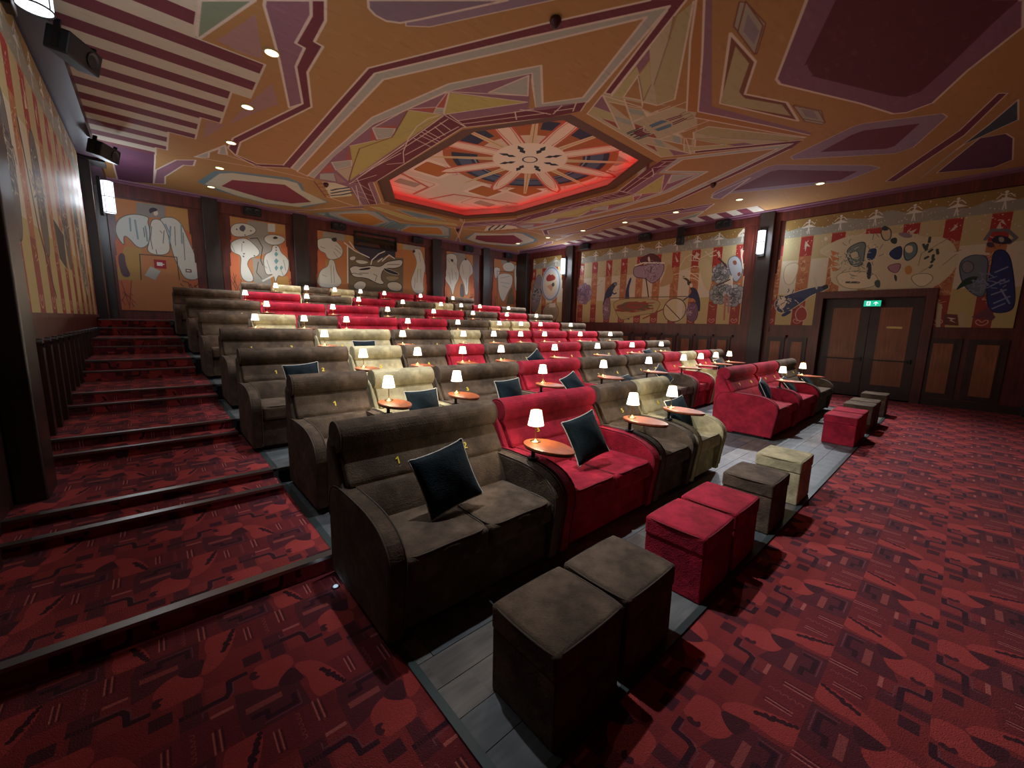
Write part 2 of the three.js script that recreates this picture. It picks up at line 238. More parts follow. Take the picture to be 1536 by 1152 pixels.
// ---------------------------------------------------------------- ceiling with its painting
const PAINT = { o: '#a87c4a', r: '#6d2c39', v: '#8c6272', g: '#a8a79d', w: '#d3c3b4', y: '#b4a65f', s: '#a8574c', c: '#d2c8ab', t: '#6c858b', n: '#2c3744', u: '#5b2f49', b: '#b7aa8b', l: '#8f7787', k: '#7c4a35', e: '#7f8d76', a: '#c4813c', q: '#a07a78', p: '#d8b295', b2: '#c2bba3', r2: '#83313f', y2: '#b3a878', s2: '#974d44', t2: '#9aa199', bl: '#56758a', k2: '#8b7b66', y3: '#ac9f76', o2: '#a8703c', g2: '#a39a8b', v2: '#8f7f86', v3: '#7d5265', d: '#5a1f2c', r3: '#6a2b3b', n2: '#39434f', l2: '#857080' };
const CP=[[1,"u",0,[33,-1279,31,-1499,-40,-1543,-40,-1352,-59,-1239,33,-1238]],[1,"w",3,[-59,-1239,-40,-1352,-40,-1543,-21,-1552]],[1,"w",3,[33,-1238,33,-1279,31,-1499]],[1,"v",0,[35,-1360,69,-1242,102,-1210,101,-1258,83,-1271,53,-1406,54,-1481,31,-1499]],[1,"w",3.5,[35,-1360,69,-1242,102,-1210,101,-1258,83,-1271,53,-1406,54,-1481,31,-1499,35,-1360]],[1,"e",0,[69,-619,71,-695,74,-698,115,-575]],[1,"w",3.5,[69,-619,71,-695,74,-698,115,-575,69,-619]],[1,"q",0,[91,-687,119,-599,142,-687,118,-693]],[1,"q",0,[164,-744,185,-805,161,-868,133,-954,142,-877]],[1,"q",0,[106,-1059,101,-964,129,-958]],[1,"v",0,[123,-567,161,-532,168,-555,167,-621,178,-623,180,-674,214,-774,201,-805,160,-676,137,-612,124,-577]],[1,"w",3.5,[123,-567,161,-532,168,-555,167,-621,178,-623,180,-674,214,-774,201,-805,160,-676,137,-612,124,-577,123,-567]],[1,"r",0,[161,-531,173,-520,183,-553,184,-601,195,-603,196,-677,228,-775,162,-1025,166,-1107,209,-1133,254,-1097,271,-1107,210,-1154,165,-1112,147,-1076,148,-1013,214,-774,180,-674,178,-623,167,-621,168,-556]],[1,"w",3.5,[161,-531,173,-520,183,-553,184,-601,195,-603,196,-677,228,-775,162,-1025,166,-1107,209,-1133,254,-1097,271,-1107,210,-1154,165,-1112,147,-1076,148,-1013,214,-774,180,-674,178,-623,167,-621,168,-556,161,-531]],[1,"r",0,[255,-1099,255,-751,256,-606,374,-379,434,-273,462,-246,557,-410,548,-417,461,-268,372,-415,268,-611,270,-795,271,-1109]],[1,"w",3,[255,-1099,255,-751,256,-606,374,-379,434,-273]],[1,"w",3,[462,-246,557,-410,548,-417,461,-268]],[1,"g",0,[273,-1104,270,-795,268,-611,372,-415,457,-263,546,-445,500,-517,431,-455,372,-571,328,-759,325,-969,333,-1137]],[1,"w",3.5,[273,-1104,270,-795,268,-611,372,-415,457,-263,546,-445,500,-517,431,-455,372,-571,328,-759,325,-969,333,-1137,273,-1104]],[1,"o",0,[289,-1119,284,-840,283,-617,383,-427,453,-289,531,-442,498,-498,428,-433,413,-459,359,-559,316,-737,314,-934,316,-1135]],[1,"w",3.5,[289,-1119,284,-840,283,-617,383,-427,453,-289,531,-442,498,-498,428,-433,413,-459,359,-559,316,-737,314,-934,316,-1135,289,-1119]],[1,"v",0,[333,-1137,324,-965,328,-759,372,-571,431,-455,492,-524,545,-446,560,-470,536,-525,451,-656,455,-1047,451,-1060,546,-1233,507,-1289,423,-1144]],[1,"y",0,[351,-671,402,-641,388,-730,376,-780]],[1,"y",0,[330,-883,375,-784,388,-733,402,-646,402,-868,404,-1089,375,-988]],[1,"y",0,[372,-579,478,-512,402,-639]],[1,"g",0,[332,-774,363,-746,375,-781,358,-813]],[1,"w",2.5,[332,-774,363,-746,375,-781,358,-813,332,-774]],[1,"g",0,[331,-999,359,-954,372,-987,354,-1041]],[1,"w",2.5,[331,-999,359,-954,372,-987,354,-1041,331,-999]],[1,"g",0,[381,-632,391,-622,399,-637,386,-647]],[1,"w",2,[381,-632,391,-622,399,-637,386,-647,381,-632]],[1,"g",0,[416,-534,431,-461,466,-499]],[1,"w",2.5,[416,-534,431,-461,466,-499,416,-534]],[1,"s",0,[370,-581,372,-579,391,-621,380,-630]],[1,"w",1.5,[370,-581,372,-579,391,-621,380,-630,370,-581]],[1,"s",0,[350,-668,380,-630,385,-646]],[1,"s",0,[332,-776,357,-817,350,-830]],[1,"s",0,[333,-770,360,-731,363,-746]],[1,"s",0,[330,-893,357,-949,350,-963]],[1,"s",0,[330,-1008,355,-1054,332,-1087]],[1,"b",0,[356,-1043,374,-990,402,-1096]],[1,"g",0,[334,-1094,357,-1066,381,-1123,345,-1133]],[1,"q",0,[357,-1061,404,-1110,387,-1128]],[1,"o",0,[433,-460,498,-515,494,-525]],[1,"k",2,[350,-670,375,-784,349,-881,375,-988,407,-1107]],[1,"w",2,[350,-670,402,-641,372,-577]],[1,"w",2,[329,-884,357,-821]],[1,"w",2.5,[333,-770,346,-679,367,-578]],[1,"w",2,[350,-664,379,-629]],[1,"w",2,[371,-577,478,-512,402,-639]],[1,"w",2,[466,-499,373,-573]],[1,"r",0,[410,-1110,405,-641,410,-633,430,-642,483,-551,516,-506,545,-446,560,-470,536,-525,451,-656,451,-662,455,-1047]],[1,"w",2.2,[413,-1118,403,-645]],[1,"w",2.2,[412,-1065,413,-861,415,-648]],[1,"w",2.2,[405,-1027,408,-799]],[1,"w",2.2,[410,-989,421,-839]],[1,"w",2.2,[432,-842,444,-658]],[1,"w",2.2,[426,-920,449,-885]],[1,"w",2.2,[405,-641,452,-650]],[1,"w",2.2,[409,-634,454,-649]],[1,"w",2.2,[405,-713,444,-722]],[1,"w",2.2,[406,-724,450,-735]],[1,"w",2.2,[410,-738,453,-745]],[1,"w",2.2,[408,-758,450,-768]],[1,"w",2.2,[413,-689,444,-704]],[1,"w",2.2,[412,-669,440,-679]],[1,"w",2.2,[450,-884,422,-831,400,-765,389,-712,389,-671,397,-649]],[1,"w",2.2,[455,-1047,451,-662,451,-656,536,-525]],[1,"w",2.2,[430,-642,483,-551,499,-520]],[1,"w",2.2,[442,-647,524,-514]],[1,"w",2.2,[483,-548,502,-565]],[1,"w",2.2,[485,-537,504,-524,532,-512]],[1,"w",2.2,[534,-508,525,-481]],[1,"w",2.2,[551,-479,535,-459]],[1,"w",2.2,[529,-500,544,-474]],[1,"w",2.2,[560,-470,545,-446]],[1,"c",0,[355,-1151,382,-1135,423,-1144,454,-1213,417,-1278]],[1,"n",7,[396,-1206,403,-1182,413,-1164,421,-1146]],[1,"n",7,[404,-1232,417,-1199,432,-1165]],[1,"n",7,[411,-1255,429,-1226,444,-1184]],[1,"r",2.5,[339,-1162,403,-1279]],[1,"r",2.5,[351,-1184,360,-1163]],[1,"r",2.5,[362,-1206,373,-1189]],[1,"r",2.5,[378,-1239,389,-1215]],[1,"r",2.5,[392,-1263,404,-1245]],[1,"v",0,[427,-1140,451,-1060,546,-1233,507,-1289]],[1,"r",0,[428,-1083,434,-1045,451,-1081,539,-1240,525,-1270]],[1,"w",2.2,[427,-1140,511,-1284]],[1,"w",2.2,[429,-1115,507,-1289]],[1,"w",2.2,[410,-1059,523,-1257]],[1,"w",2.2,[446,-1075,539,-1240]],[1,"w",2.2,[434,-1099,474,-1129]],[1,"w",2.2,[443,-1160,496,-1169]],[1,"w",2.2,[466,-1200,530,-1219]],[1,"w",2.2,[453,-1058,545,-1218]],[1,"w",2.2,[411,-1111,437,-1002]],[1,"p",5,[407,-1275,696,-1393,836,-1271]],[1,"p",3,[375,-1519,509,-1295,548,-1223,775,-1178]],[1,"y",0,[536,-1282,557,-1268,686,-1302,781,-1250,789,-1283,698,-1349]],[1,"p",3.5,[536,-1282,557,-1268,686,-1302,781,-1250,789,-1283,698,-1349,536,-1282]],[1,"t",0,[606,-1250,649,-1239,767,-1235,696,-1291]],[1,"w",2,[606,-1250,649,-1239,767,-1235,696,-1291,606,-1250]],[1,"t",0,[430,-1501,527,-1342,665,-1394,685,-1427,666,-1540,629,-1556]],[1,"g",0,[442,-1496,533,-1358,659,-1405,673,-1428,657,-1526,625,-1537]],[1,"a",0,[485,-1485,531,-1390,645,-1436,641,-1519,560,-1506]],[1,"w",2,[485,-1485,531,-1390,645,-1436,641,-1519,560,-1506,485,-1485]],[1,"t",0,[734,-1483,727,-1409,824,-1316,867,-1340,938,-1447,935,-1494,794,-1605]],[1,"g",0,[744,-1498,735,-1416,828,-1330,863,-1345,934,-1452,919,-1483,779,-1565]],[1,"a",0,[756,-1510,747,-1433,832,-1365,876,-1406,906,-1454,832,-1507,767,-1537]],[1,"w",2,[756,-1510,747,-1433,832,-1365,876,-1406,906,-1454,832,-1507,767,-1537,756,-1510]],[1,"t",0,[680,-1513,659,-1380,714,-1429,730,-1533]],[1,"g",3,[672,-1497,663,-1397,685,-1415]],[1,"g",2,[689,-1515,681,-1420,706,-1438]],[1,"t",0,[116,-1396,141,-1262,173,-1232,286,-1181,320,-1203,351,-1284,428,-1325,393,-1445,291,-1494,167,-1447]],[1,"b2",0,[133,-1402,153,-1275,175,-1247,282,-1206,312,-1211,336,-1265,422,-1331,375,-1453,289,-1483,214,-1460]],[1,"r2",0,[168,-1389,183,-1307,291,-1248,319,-1283,388,-1366,349,-1427,281,-1438]],[1,"g",0,[99,-1189,141,-1064,151,-1121,136,-1127,135,-1093,120,-1132,122,-1171]],[1,"w",3.5,[99,-1189,141,-1064,151,-1121,136,-1127,135,-1093,120,-1132,122,-1171,99,-1189]],[1,"w",2.5,[99,-1189,247,-1155,334,-1153]],[1,"w",2.5,[153,-1125,247,-1155]],[1,"v",0,[870,-1313,883,-1287,944,-1399]],[1,"v",0,[1032,-1562,1051,-1541,959,-1424]],[1,"p",3,[842,-1209,1035,-1559]],[1,"p",3,[870,-1313,1053,-1539]],[1,"b",0,[575,-468,547,-418,610,-388,638,-375,657,-337,704,-340,768,-369,854,-411,828,-454,817,-467]],[1,"v",0,[564,-446,548,-419,600,-438]],[1,"y2",0,[549,-417,581,-399,599,-409,574,-423]],[1,"y2",0,[565,-448,602,-438,625,-449,577,-468]],[1,"s2",0,[604,-460,632,-452,654,-460]],[1,"t2",0,[613,-440,646,-430,662,-437,629,-446]],[1,"o",0,[578,-423,600,-411,643,-429]],[1,"o",0,[584,-400,609,-388,628,-396,604,-409]],[1,"o",0,[614,-388,637,-376,657,-337,655,-381,630,-395]],[1,"t2",0,[607,-411,633,-399,649,-405,625,-417]],[1,"s2",0,[660,-431,681,-426,679,-440]],[1,"c",0,[632,-397,652,-394,653,-404]],[1,"n",3,[685,-460,686,-427]],[1,"n",3,[694,-459,693,-447]],[1,"n",3,[706,-458,706,-435]],[1,"n",3,[717,-458,718,-435]],[1,"r",4,[693,-447,693,-430]],[1,"r",4,[701,-450,700,-432]],[1,"r",4,[709,-448,711,-430]],[1,"bl",0,[686,-413,685,-393,694,-386,695,-418]],[1,"bl",0,[709,-418,708,-387,716,-392,715,-415]],[1,"r",3,[693,-383,695,-363]],[1,"r",3,[711,-385,708,-361]],[1,"k2",2.5,[692,-361,693,-348]],[1,"k2",2.5,[712,-361,714,-348]],[1,"w",2,[575,-468,547,-418]],[1,"w",2,[547,-418,653,-383]],[1,"w",2,[549,-417,658,-460]],[1,"w",2,[580,-400,678,-441]],[1,"w",2,[546,-355,632,-397]],[1,"w",2,[575,-468,817,-467]],[1,"w",2,[654,-403,657,-337]],[1,"w",2,[653,-428,654,-411]],[1,"w",2,[686,-425,702,-434,717,-424]],[1,"w",2,[748,-402,748,-360]],[1,"w",2,[747,-426,748,-408]],[1,"w",2,[748,-380,773,-395,828,-421]],[1,"w",2,[767,-370,854,-412]],[1,"w",2,[773,-395,794,-382]],[1,"w",2,[575,-469,547,-418]],[1,"o",0,[750,-391,752,-364,790,-382,773,-395]],[1,"o",0,[762,-428,799,-410,827,-422]],[1,"y2",0,[559,-409,524,-344,540,-350,575,-398]],[1,"v",0,[519,-342,503,-314,522,-322,539,-349]],[1,"y2",0,[544,-353,526,-326,576,-352,607,-383,568,-364]],[1,"b",0,[502,-313,475,-267,505,-288,576,-347,635,-374,612,-385,576,-352]],[1,"y3",0,[579,-349,476,-263,470,-242,637,-346,634,-374]],[1,"o2",0,[684,-349,529,-272,470,-239,475,-234,701,-338]],[1,"v",0,[702,-338,496,-242,477,-232,482,-227,704,-317]],[1,"w",2.5,[559,-409,502,-313]],[1,"w",2.5,[575,-398,542,-352]],[1,"w",2.5,[637,-346,470,-242]],[1,"w",2.5,[684,-349,528,-272,470,-239]],[1,"w",2.5,[701,-338,565,-273,476,-233]],[1,"w",2.5,[634,-374,637,-346]],[1,"w",2.5,[609,-384,634,-374]],[1,"k2",1.5,[579,-349,505,-288,475,-267]],[1,"k2",1.5,[576,-352,607,-383]],[1,"k2",1.5,[544,-353,575,-367,607,-383]],[1,"k",0,[549,-233,628,-230,700,-267,773,-231,836,-231,705,-305]],[1,"w",3.5,[549,-233,628,-230,700,-267,773,-231,836,-231,705,-305,549,-233]],[1,"y3",0,[567,-236,629,-235,696,-271,712,-270,772,-237,821,-237,701,-301]],[1,"g2",0,[506,-208,513,-203,562,-199,613,-224,540,-226]],[1,"k",1.5,[506,-208,513,-203,562,-199,613,-224,540,-226,506,-208]],[1,"v2",0,[525,-211,557,-206,586,-218,540,-219]],[1,"g2",0,[786,-226,835,-202,888,-203,845,-226]],[1,"k",1.5,[786,-226,835,-202,888,-203,845,-226,786,-226]],[1,"v2",0,[807,-220,829,-208,867,-208,841,-221]],[1,"v3",0,[552,-161,686,-222,707,-223,853,-153,929,-122,939,-107,929,-77,852,-42,779,1,720,-2]],[1,"w",3.5,[552,-161,686,-222,707,-223,853,-153,929,-122,939,-107,929,-77,852,-42,779,1,720,-2,552,-161]],[1,"d",0,[580,-135,698,-186,716,-185,715,-188,859,-118,878,-104,875,-88,824,-60,749,-24,716,-6]],[1,"l",0,[1141,-494,1119,-475,1032,-331,1033,-314,1172,-179,1203,-166,1256,-233,1217,-342]],[1,"w",1.5,[1141,-494,1119,-475,1032,-331,1033,-314,1172,-179,1203,-166,1256,-233,1217,-342,1141,-494]],[1,"r3",0,[1144,-443,1067,-335,1069,-319,1196,-203,1236,-238,1188,-335]],[1,"l",0,[1006,-282,937,-173,936,-159,983,-68,1002,-63,1119,-110,1131,-137,1025,-283]],[1,"w",1.5,[1006,-282,937,-173,936,-159,983,-68,1002,-63,1119,-110,1131,-137,1025,-283,1006,-282]],[1,"r3",0,[1021,-236,974,-181,968,-163,1002,-95,1086,-133,1091,-146]],[1,"r3",0,[1319,-168,1083,-50,960,-11,969,-2,1113,-44,1334,-154]],[1,"w",2,[1319,-168,1083,-50,960,-11,969,-2,1113,-44,1334,-154,1319,-168]],[1,"n2",0,[1192,-56,1092,-18,1005,10,1096,15,1166,-44]],[1,"w",2,[1192,-56,1092,-18,1005,10,1096,15,1166,-44,1192,-56]],[1,"u",0,[1326,-85,1149,-26,1155,5,1191,15,1331,21,1365,-3]],[1,"w",2,[1326,-85,1149,-26,1155,5,1191,15,1331,21,1365,-3,1326,-85]],[1,"g2",3,[1192,-56,1348,-111]],[1,"l2",0,[208,-487,213,-498,223,-503,236,-503,250,-494,264,-473,321,-380]],[1,"w",3,[208,-487,213,-498,223,-503,236,-503,250,-494,264,-473,321,-380,208,-487]]];
const CX0 = -1, CZ0 = -15.5, CW = 16, CD = 16.5;
const ceilingPaint = canvasTexture(2048, 2048, (c, W) => {
  const px = (x) => (x - CX0) / CW * W, pz = (z) => (z - CZ0) / CD * W;
  c.fillStyle = PAINT.o; c.fillRect(0, 0, W, W);
  // striped corners: cream and maroon bars with stepped ends
  const ends = [[-4.4, 0.45], [-5.55, 0.68], [-7.0, 1.47], [-8.17, 1.22], [-9.55, 0.93], [-10.72, 0.52], [-11.86, 0.34], [-12.42, 0.34]];
  const stripes = (f) => {
    for (let k = 0; k < ends.length - 1; k++) {
      const [za] = ends[k], zb = ends[k + 1][0], e = ends[k][1] + (k === 0 ? 0 : 0);
      const xe = k === 1 ? 0.68 : k === 0 ? 0.68 : ends[k][1];
      c.fillStyle = PAINT.r; c.fillRect(Math.min(px(f(-0.6)), px(f(xe))), pz(zb), Math.abs(px(f(xe)) - px(f(-0.6))), pz(za) - pz(zb));
    }
    c.fillStyle = '#c3b9a6';
    for (let z = -4.43; z > -12.5; z -= 0.575) {
      // cream bar from z to z - 0.29
      for (let q = 0; q < 2; q++) {
        const zz = z - q * 0.145 - 0.07; let xe = 0.68;
        for (const [ze, x] of ends) if (zz < ze) xe = x;
        if (zz > -7.0) xe = 0.68;
        c.fillRect(Math.min(px(f(-0.6)), px(f(xe))), pz(zz - 0.075), Math.abs(px(f(xe)) - px(f(-0.6))), pz(0.15) - pz(0));
      }
    }
    c.strokeStyle = '#c8bcaa'; c.lineWidth = 4;
    c.beginPath(); let first = true;
    const path = [[0.68, -4.4], [0.68, -7.0], [1.47, -7.0], [1.47, -8.17], [1.22, -8.17], [1.22, -9.55], [0.93, -9.55], [0.93, -10.72], [0.52, -10.72], [0.52, -11.86], [0.34, -11.86], [0.34, -12.42]];
    for (const [x, z] of path) { c[first ? 'moveTo' : 'lineTo'](px(f(x)), pz(z)); first = false; } c.stroke();
  };
  const left = (x) => x, right = (x) => 2 * AXIS - x;
  const draw = ([m, col, wd, pts], f) => {
    c.beginPath(); for (let k = 0; k < pts.length; k += 2) c[k ? 'lineTo' : 'moveTo'](px(f(pts[k] / 100)), pz(pts[k + 1] / 100));
    if (wd) { c.strokeStyle = PAINT[col]; c.lineWidth = wd / 100 / CW * W; c.lineJoin = 'round'; c.lineCap = 'round'; c.stroke(); } else { c.closePath(); c.fillStyle = PAINT[col]; c.fill(); }
  };
  for (const f of [left, right]) {
    c.save(); c.beginPath();
    if (f === left) c.rect(0, 0, px(AXIS), W); else c.rect(px(AXIS), 0, W, W);
    c.clip();
    stripes(f);
    // items traced on the right half are flipped on to the left half and the other way round
    for (const it of CP) { const mean = it[3].filter((_, k) => k % 2 === 0).reduce((a, b) => a + b, 0) / (it[3].length / 2) / 100; const own = mean < AXIS ? left : right; draw(it, f === own ? left : right); }
    c.restore();
  }
  // brush grain
  seed = 5; for (let k = 0; k < 9000; k++) { c.fillStyle = rnd() < 0.5 ? 'rgba(60,35,20,0.05)' : 'rgba(240,220,190,0.045)'; c.fillRect(rnd() * W, rnd() * W, rr(4, 26), rr(2, 7)); }
});
const octagon = (cx, cz, hx, hz, ex, ez) => [[cx - hx, cz - ez], [cx - ex, cz - hz], [cx + ex, cz - hz], [cx + hx, cz - ez], [cx + hx, cz + ez], [cx + ex, cz + hz], [cx - ex, cz + hz], [cx - hx, cz + ez]];
const OZ = -8.54, OUT = octagon(AXIS, OZ, 2.43, 3.66, 1.43, 1.92), INN = octagon(7.02, OZ, 2.15, 3.33, 1.28, 1.85);
const ceiling = structure('ceiling', 'painted ceiling with art deco ribbons and an octagonal light recess', 'ceiling');
// a flat slab whose shape is given in plan, from y0 up to y1
function slab(outline, holes, y0, y1) {
  const s = new THREE.Shape(outline.map(([x, z]) => new THREE.Vector2(x, -z)));
  for (const h of holes) s.holes.push(new THREE.Path(h.map(([x, z]) => new THREE.Vector2(x, -z))));
  const g = new THREE.ExtrudeGeometry(s, { depth: y1 - y0, bevelEnabled: false, curveSegments: 4 });
  g.rotateX(-Math.PI / 2); g.translate(0, y0, 0); return g;
}
function planUV(g, x0, z0, w, d) { const p = g.attributes.position, uv = g.attributes.uv; for (let i = 0; i < p.count; i++) uv.setXY(i, (p.getX(i) - x0) / w, 1 - (p.getZ(i) - z0) / d); return g; }
M.ceiling = new THREE.MeshStandardMaterial({ map: ceilingPaint, roughness: 0.85 });
part('ceiling_field', planUV(slab([[WL - 0.3, ZB - 0.3], [WR + 0.3, ZB - 0.3], [WR + 0.3, 1], [WL - 0.3, 1]], [OUT], CEIL, CEIL + 0.08), CX0, CZ0, CW, CD), M.ceiling, ceiling, 'ochre ceiling field painted with maroon, grey and mauve ribbons');
part('ceiling_front', box(WL - 0.3, WR + 0.3, CEIL, CEIL + 0.08, 1, ZF + 0.3), std('#9a6f3d', 0.85), ceiling);
M.rim = std(0x5d3a2a, 0.6);
part('recess_ledge', slab(OUT, [INN], CEIL + 0.08, CEIL + 0.13), M.rim, ceiling, 'brown ledge around the octagonal ceiling recess');
{ // recess walls
  const grow = (o, d) => o.map(([x, z]) => [x + Math.sign(x - AXIS) * d, z + Math.sign(z - OZ) * d]);
  part('recess_wall', slab(grow(OUT, 0.12), [grow(OUT, 0.02)], CEIL + 0.13, CEIL + 0.42), std(0xd9c4b6, 0.8), ceiling);
}
// painted sun panel at the top of the recess
const panelPaint = canvasTexture(1536, 1536, (c, W) => {
  const S = W / 8, X = (x) => (x - 3) * S, Z = (z) => (z + 12.5) * S, cx = X(7.03), cz = Z(-7.4), R = (m) => m * S;
  c.fillStyle = '#d7cdb9'; c.fillRect(0, 0, W, W);
  const poly = (col, pts) => { c.fillStyle = col; c.beginPath(); pts.forEach(([x, z], k) => c[k ? 'lineTo' : 'moveTo'](X(x), Z(z))); c.closePath(); c.fill(); };
  const rrect = (col, x, z, w, d, rad, lw) => { c.beginPath(); c.roundRect(X(x), Z(z), R(w), R(d), R(rad)); if (lw) { c.strokeStyle = col; c.lineWidth = R(lw); c.stroke(); } else { c.fillStyle = col; c.fill(); } };
  // panels in the corners
  for (const [x, z] of [[4.95, -11.6], [7.7, -11.6], [4.95, -6.6], [7.7, -6.6]]) { rrect('#e3d3bf', x, z, 1.5, 1.2, 0.15); rrect('#b98f7c', x + 0.12, z + 0.12, 1.26, 0.96, 0.1, 0.03); rrect('#a59a86', x + 0.42, z + 0.4, 0.66, 0.4, 0.05); }
  for (const [x, z] of [[5.2, -10.1], [7.2, -10.5], [8.0, -9.6]]) { rrect('#e6dcc8', x, z, 1.0, 1.0, 0.12); rrect('#b06f35', x + 0.14, z + 0.14, 0.72, 0.7, 0.05); rrect('#8d4f3a', x + 0.14, z + 0.14, 0.72, 0.7, 0.05, 0.02); }
  c.strokeStyle = '#c06a55'; c.lineWidth = R(0.09); c.beginPath(); c.moveTo(X(4.7), Z(-10.2)); c.lineTo(X(6.3), Z(-10.9)); c.lineTo(X(6.3), Z(-11.8)); c.moveTo(X(6.9), Z(-11.9)); c.lineTo(X(7.2), Z(-10.9)); c.lineTo(X(9.2), Z(-10.2)); c.stroke();
  // ring of brown, navy and blue
  const ring = (col, r0, r1, a0, a1) => { c.fillStyle = col; c.beginPath(); c.arc(cx, cz, R(r1), a0, a1); c.arc(cx, cz, R(r0), a1, a0, true); c.closePath(); c.fill(); };
  ring('#a9673c', 0.9, 2.05, 0, 6.2832); ring('#d9cbb4', 0.9, 1.25, 1.9, 3.6); ring('#2e3b52', 1.25, 1.85, -2.6, 1.2); ring('#4c6681', 1.42, 1.72, -2.4, 1.0); ring('#2e3b52', 1.5, 1.85, 1.5, 2.2); ring('#2e3b52', 1.4, 1.8, 2.9, 3.4); ring('#8fa2ad', 1.3, 1.34, -2.4, 1.0);
  // arms
  for (let k = 0; k < 8; k++) {
    c.save(); c.translate(cx, cz); c.rotate(k * Math.PI / 4 + 0.32);
    c.fillStyle = '#c4604b'; c.beginPath(); c.moveTo(0, R(-0.2)); c.bezierCurveTo(R(1.2), R(-0.16), R(1.5), R(-0.3), R(2.3), R(-0.16)); c.lineTo(R(2.55), 0); c.lineTo(R(2.3), R(0.16)); c.bezierCurveTo(R(1.5), R(0.3), R(1.2), R(0.16), 0, R(0.2)); c.fill();
    c.fillStyle = '#e9ddc6'; c.beginPath(); c.moveTo(0, R(-0.17)); c.bezierCurveTo(R(1.2), R(-0.13), R(1.5), R(-0.23), R(2.25), R(-0.1)); c.lineTo(R(2.45), 0); c.lineTo(R(2.25), R(0.1)); c.bezierCurveTo(R(1.5), R(0.23), R(1.2), R(0.13), 0, R(0.17)); c.fill();
    c.strokeStyle = '#c4705c'; c.lineWidth = R(0.018); for (const s of [-1, 1]) { c.beginPath(); c.moveTo(R(0.8), R(0.1 * s)); c.bezierCurveTo(R(1.3), R(0.12 * s), R(1.6), R(0.2 * s), R(2.1), R(0.05 * s)); c.stroke(); for (let q = 0; q < 3; q++) { c.beginPath(); c.arc(R(1.95 + q * 0.12), R(0.25 * s), R(0.07), 0, 4.2); c.stroke(); } }
    c.restore();
    c.save(); c.translate(cx, cz); c.rotate(k * Math.PI / 4 + 0.71); c.fillStyle = '#d8c79b'; c.beginPath(); c.moveTo(R(0.4), R(-0.1)); c.lineTo(R(2.5), R(-0.04)); c.lineTo(R(2.5), R(0.04)); c.lineTo(R(0.4), R(0.1)); c.fill(); c.strokeStyle = '#7c6450'; c.lineWidth = R(0.012); c.beginPath(); c.moveTo(R(0.9), 0); c.lineTo(R(2.4), 0); c.stroke(); c.restore();
  }
  c.fillStyle = '#ebe2cb'; c.beginPath(); c.arc(cx, cz, R(0.88), 0, 7); c.fill();
  for (let k = 0; k < 8; k++) { c.save(); c.translate(cx, cz); c.rotate(k * Math.PI / 4 + 0.32); c.fillStyle = '#26343a'; c.beginPath(); c.moveTo(R(0.36), 0); c.lineTo(R(0.48), R(-0.06)); c.lineTo(R(0.55), R(-0.03)); c.lineTo(R(0.62), R(-0.08)); c.lineTo(R(0.8), 0); c.lineTo(R(0.66), R(0.06)); c.lineTo(R(0.58), R(0.03)); c.lineTo(R(0.5), R(0.08)); c.closePath(); c.fill(); c.restore(); }
  c.strokeStyle = '#2b3850'; c.lineWidth = R(0.035); c.beginPath(); c.arc(cx, cz, R(0.17), 0, 7); c.stroke();
});
part('sun_panel', planUV(slab(octagon(AXIS, OZ, 2.44, 3.67, 1.43, 1.92), [], CEIL + 0.36, CEIL + 0.4), 3, -12.5, 8, 8), new THREE.MeshStandardMaterial({ map: panelPaint, roughness: 0.85 }), ceiling, 'octagonal panel painted with a cream sun, blue ring and eight ornate arms');
// red light strip hidden on the ledge
M.led = std(0x200000, 0.5, 0, { emissive: 0xff1024, emissiveIntensity: 4 });
const led = thing('light_strip', 'glowing red light strip around the octagonal ceiling recess', 'light strip');
{
  const o = octagon(AXIS, OZ, 2.36, 3.58, 1.4, 1.88);
  for (let k = 0; k < 8; k++) {
    const [ax, az] = o[k], [bx, bz] = o[(k + 1) % 8], len = Math.hypot(bx - ax, bz - az), mx = (ax + bx) / 2, mz = (az + bz) / 2;
    const g = new THREE.BoxGeometry(len - 0.02, 0.016, 0.02);
    const m = part('strip_segment', g, M.led, led); m.position.set(mx, CEIL + 0.14, mz); m.rotation.y = -Math.atan2(bz - az, bx - ax);
    const l = new THREE.RectAreaLight(0xff1a2a, LED, len - 0.05, 0.05); l.position.set(mx, CEIL + 0.155, mz); scene.add(l); l.name = 'strip_glow';
    l.lookAt(mx + (AXIS - mx) * 0.06, CEIL + 0.3, mz + (OZ - mz) * 0.04);
  }
}
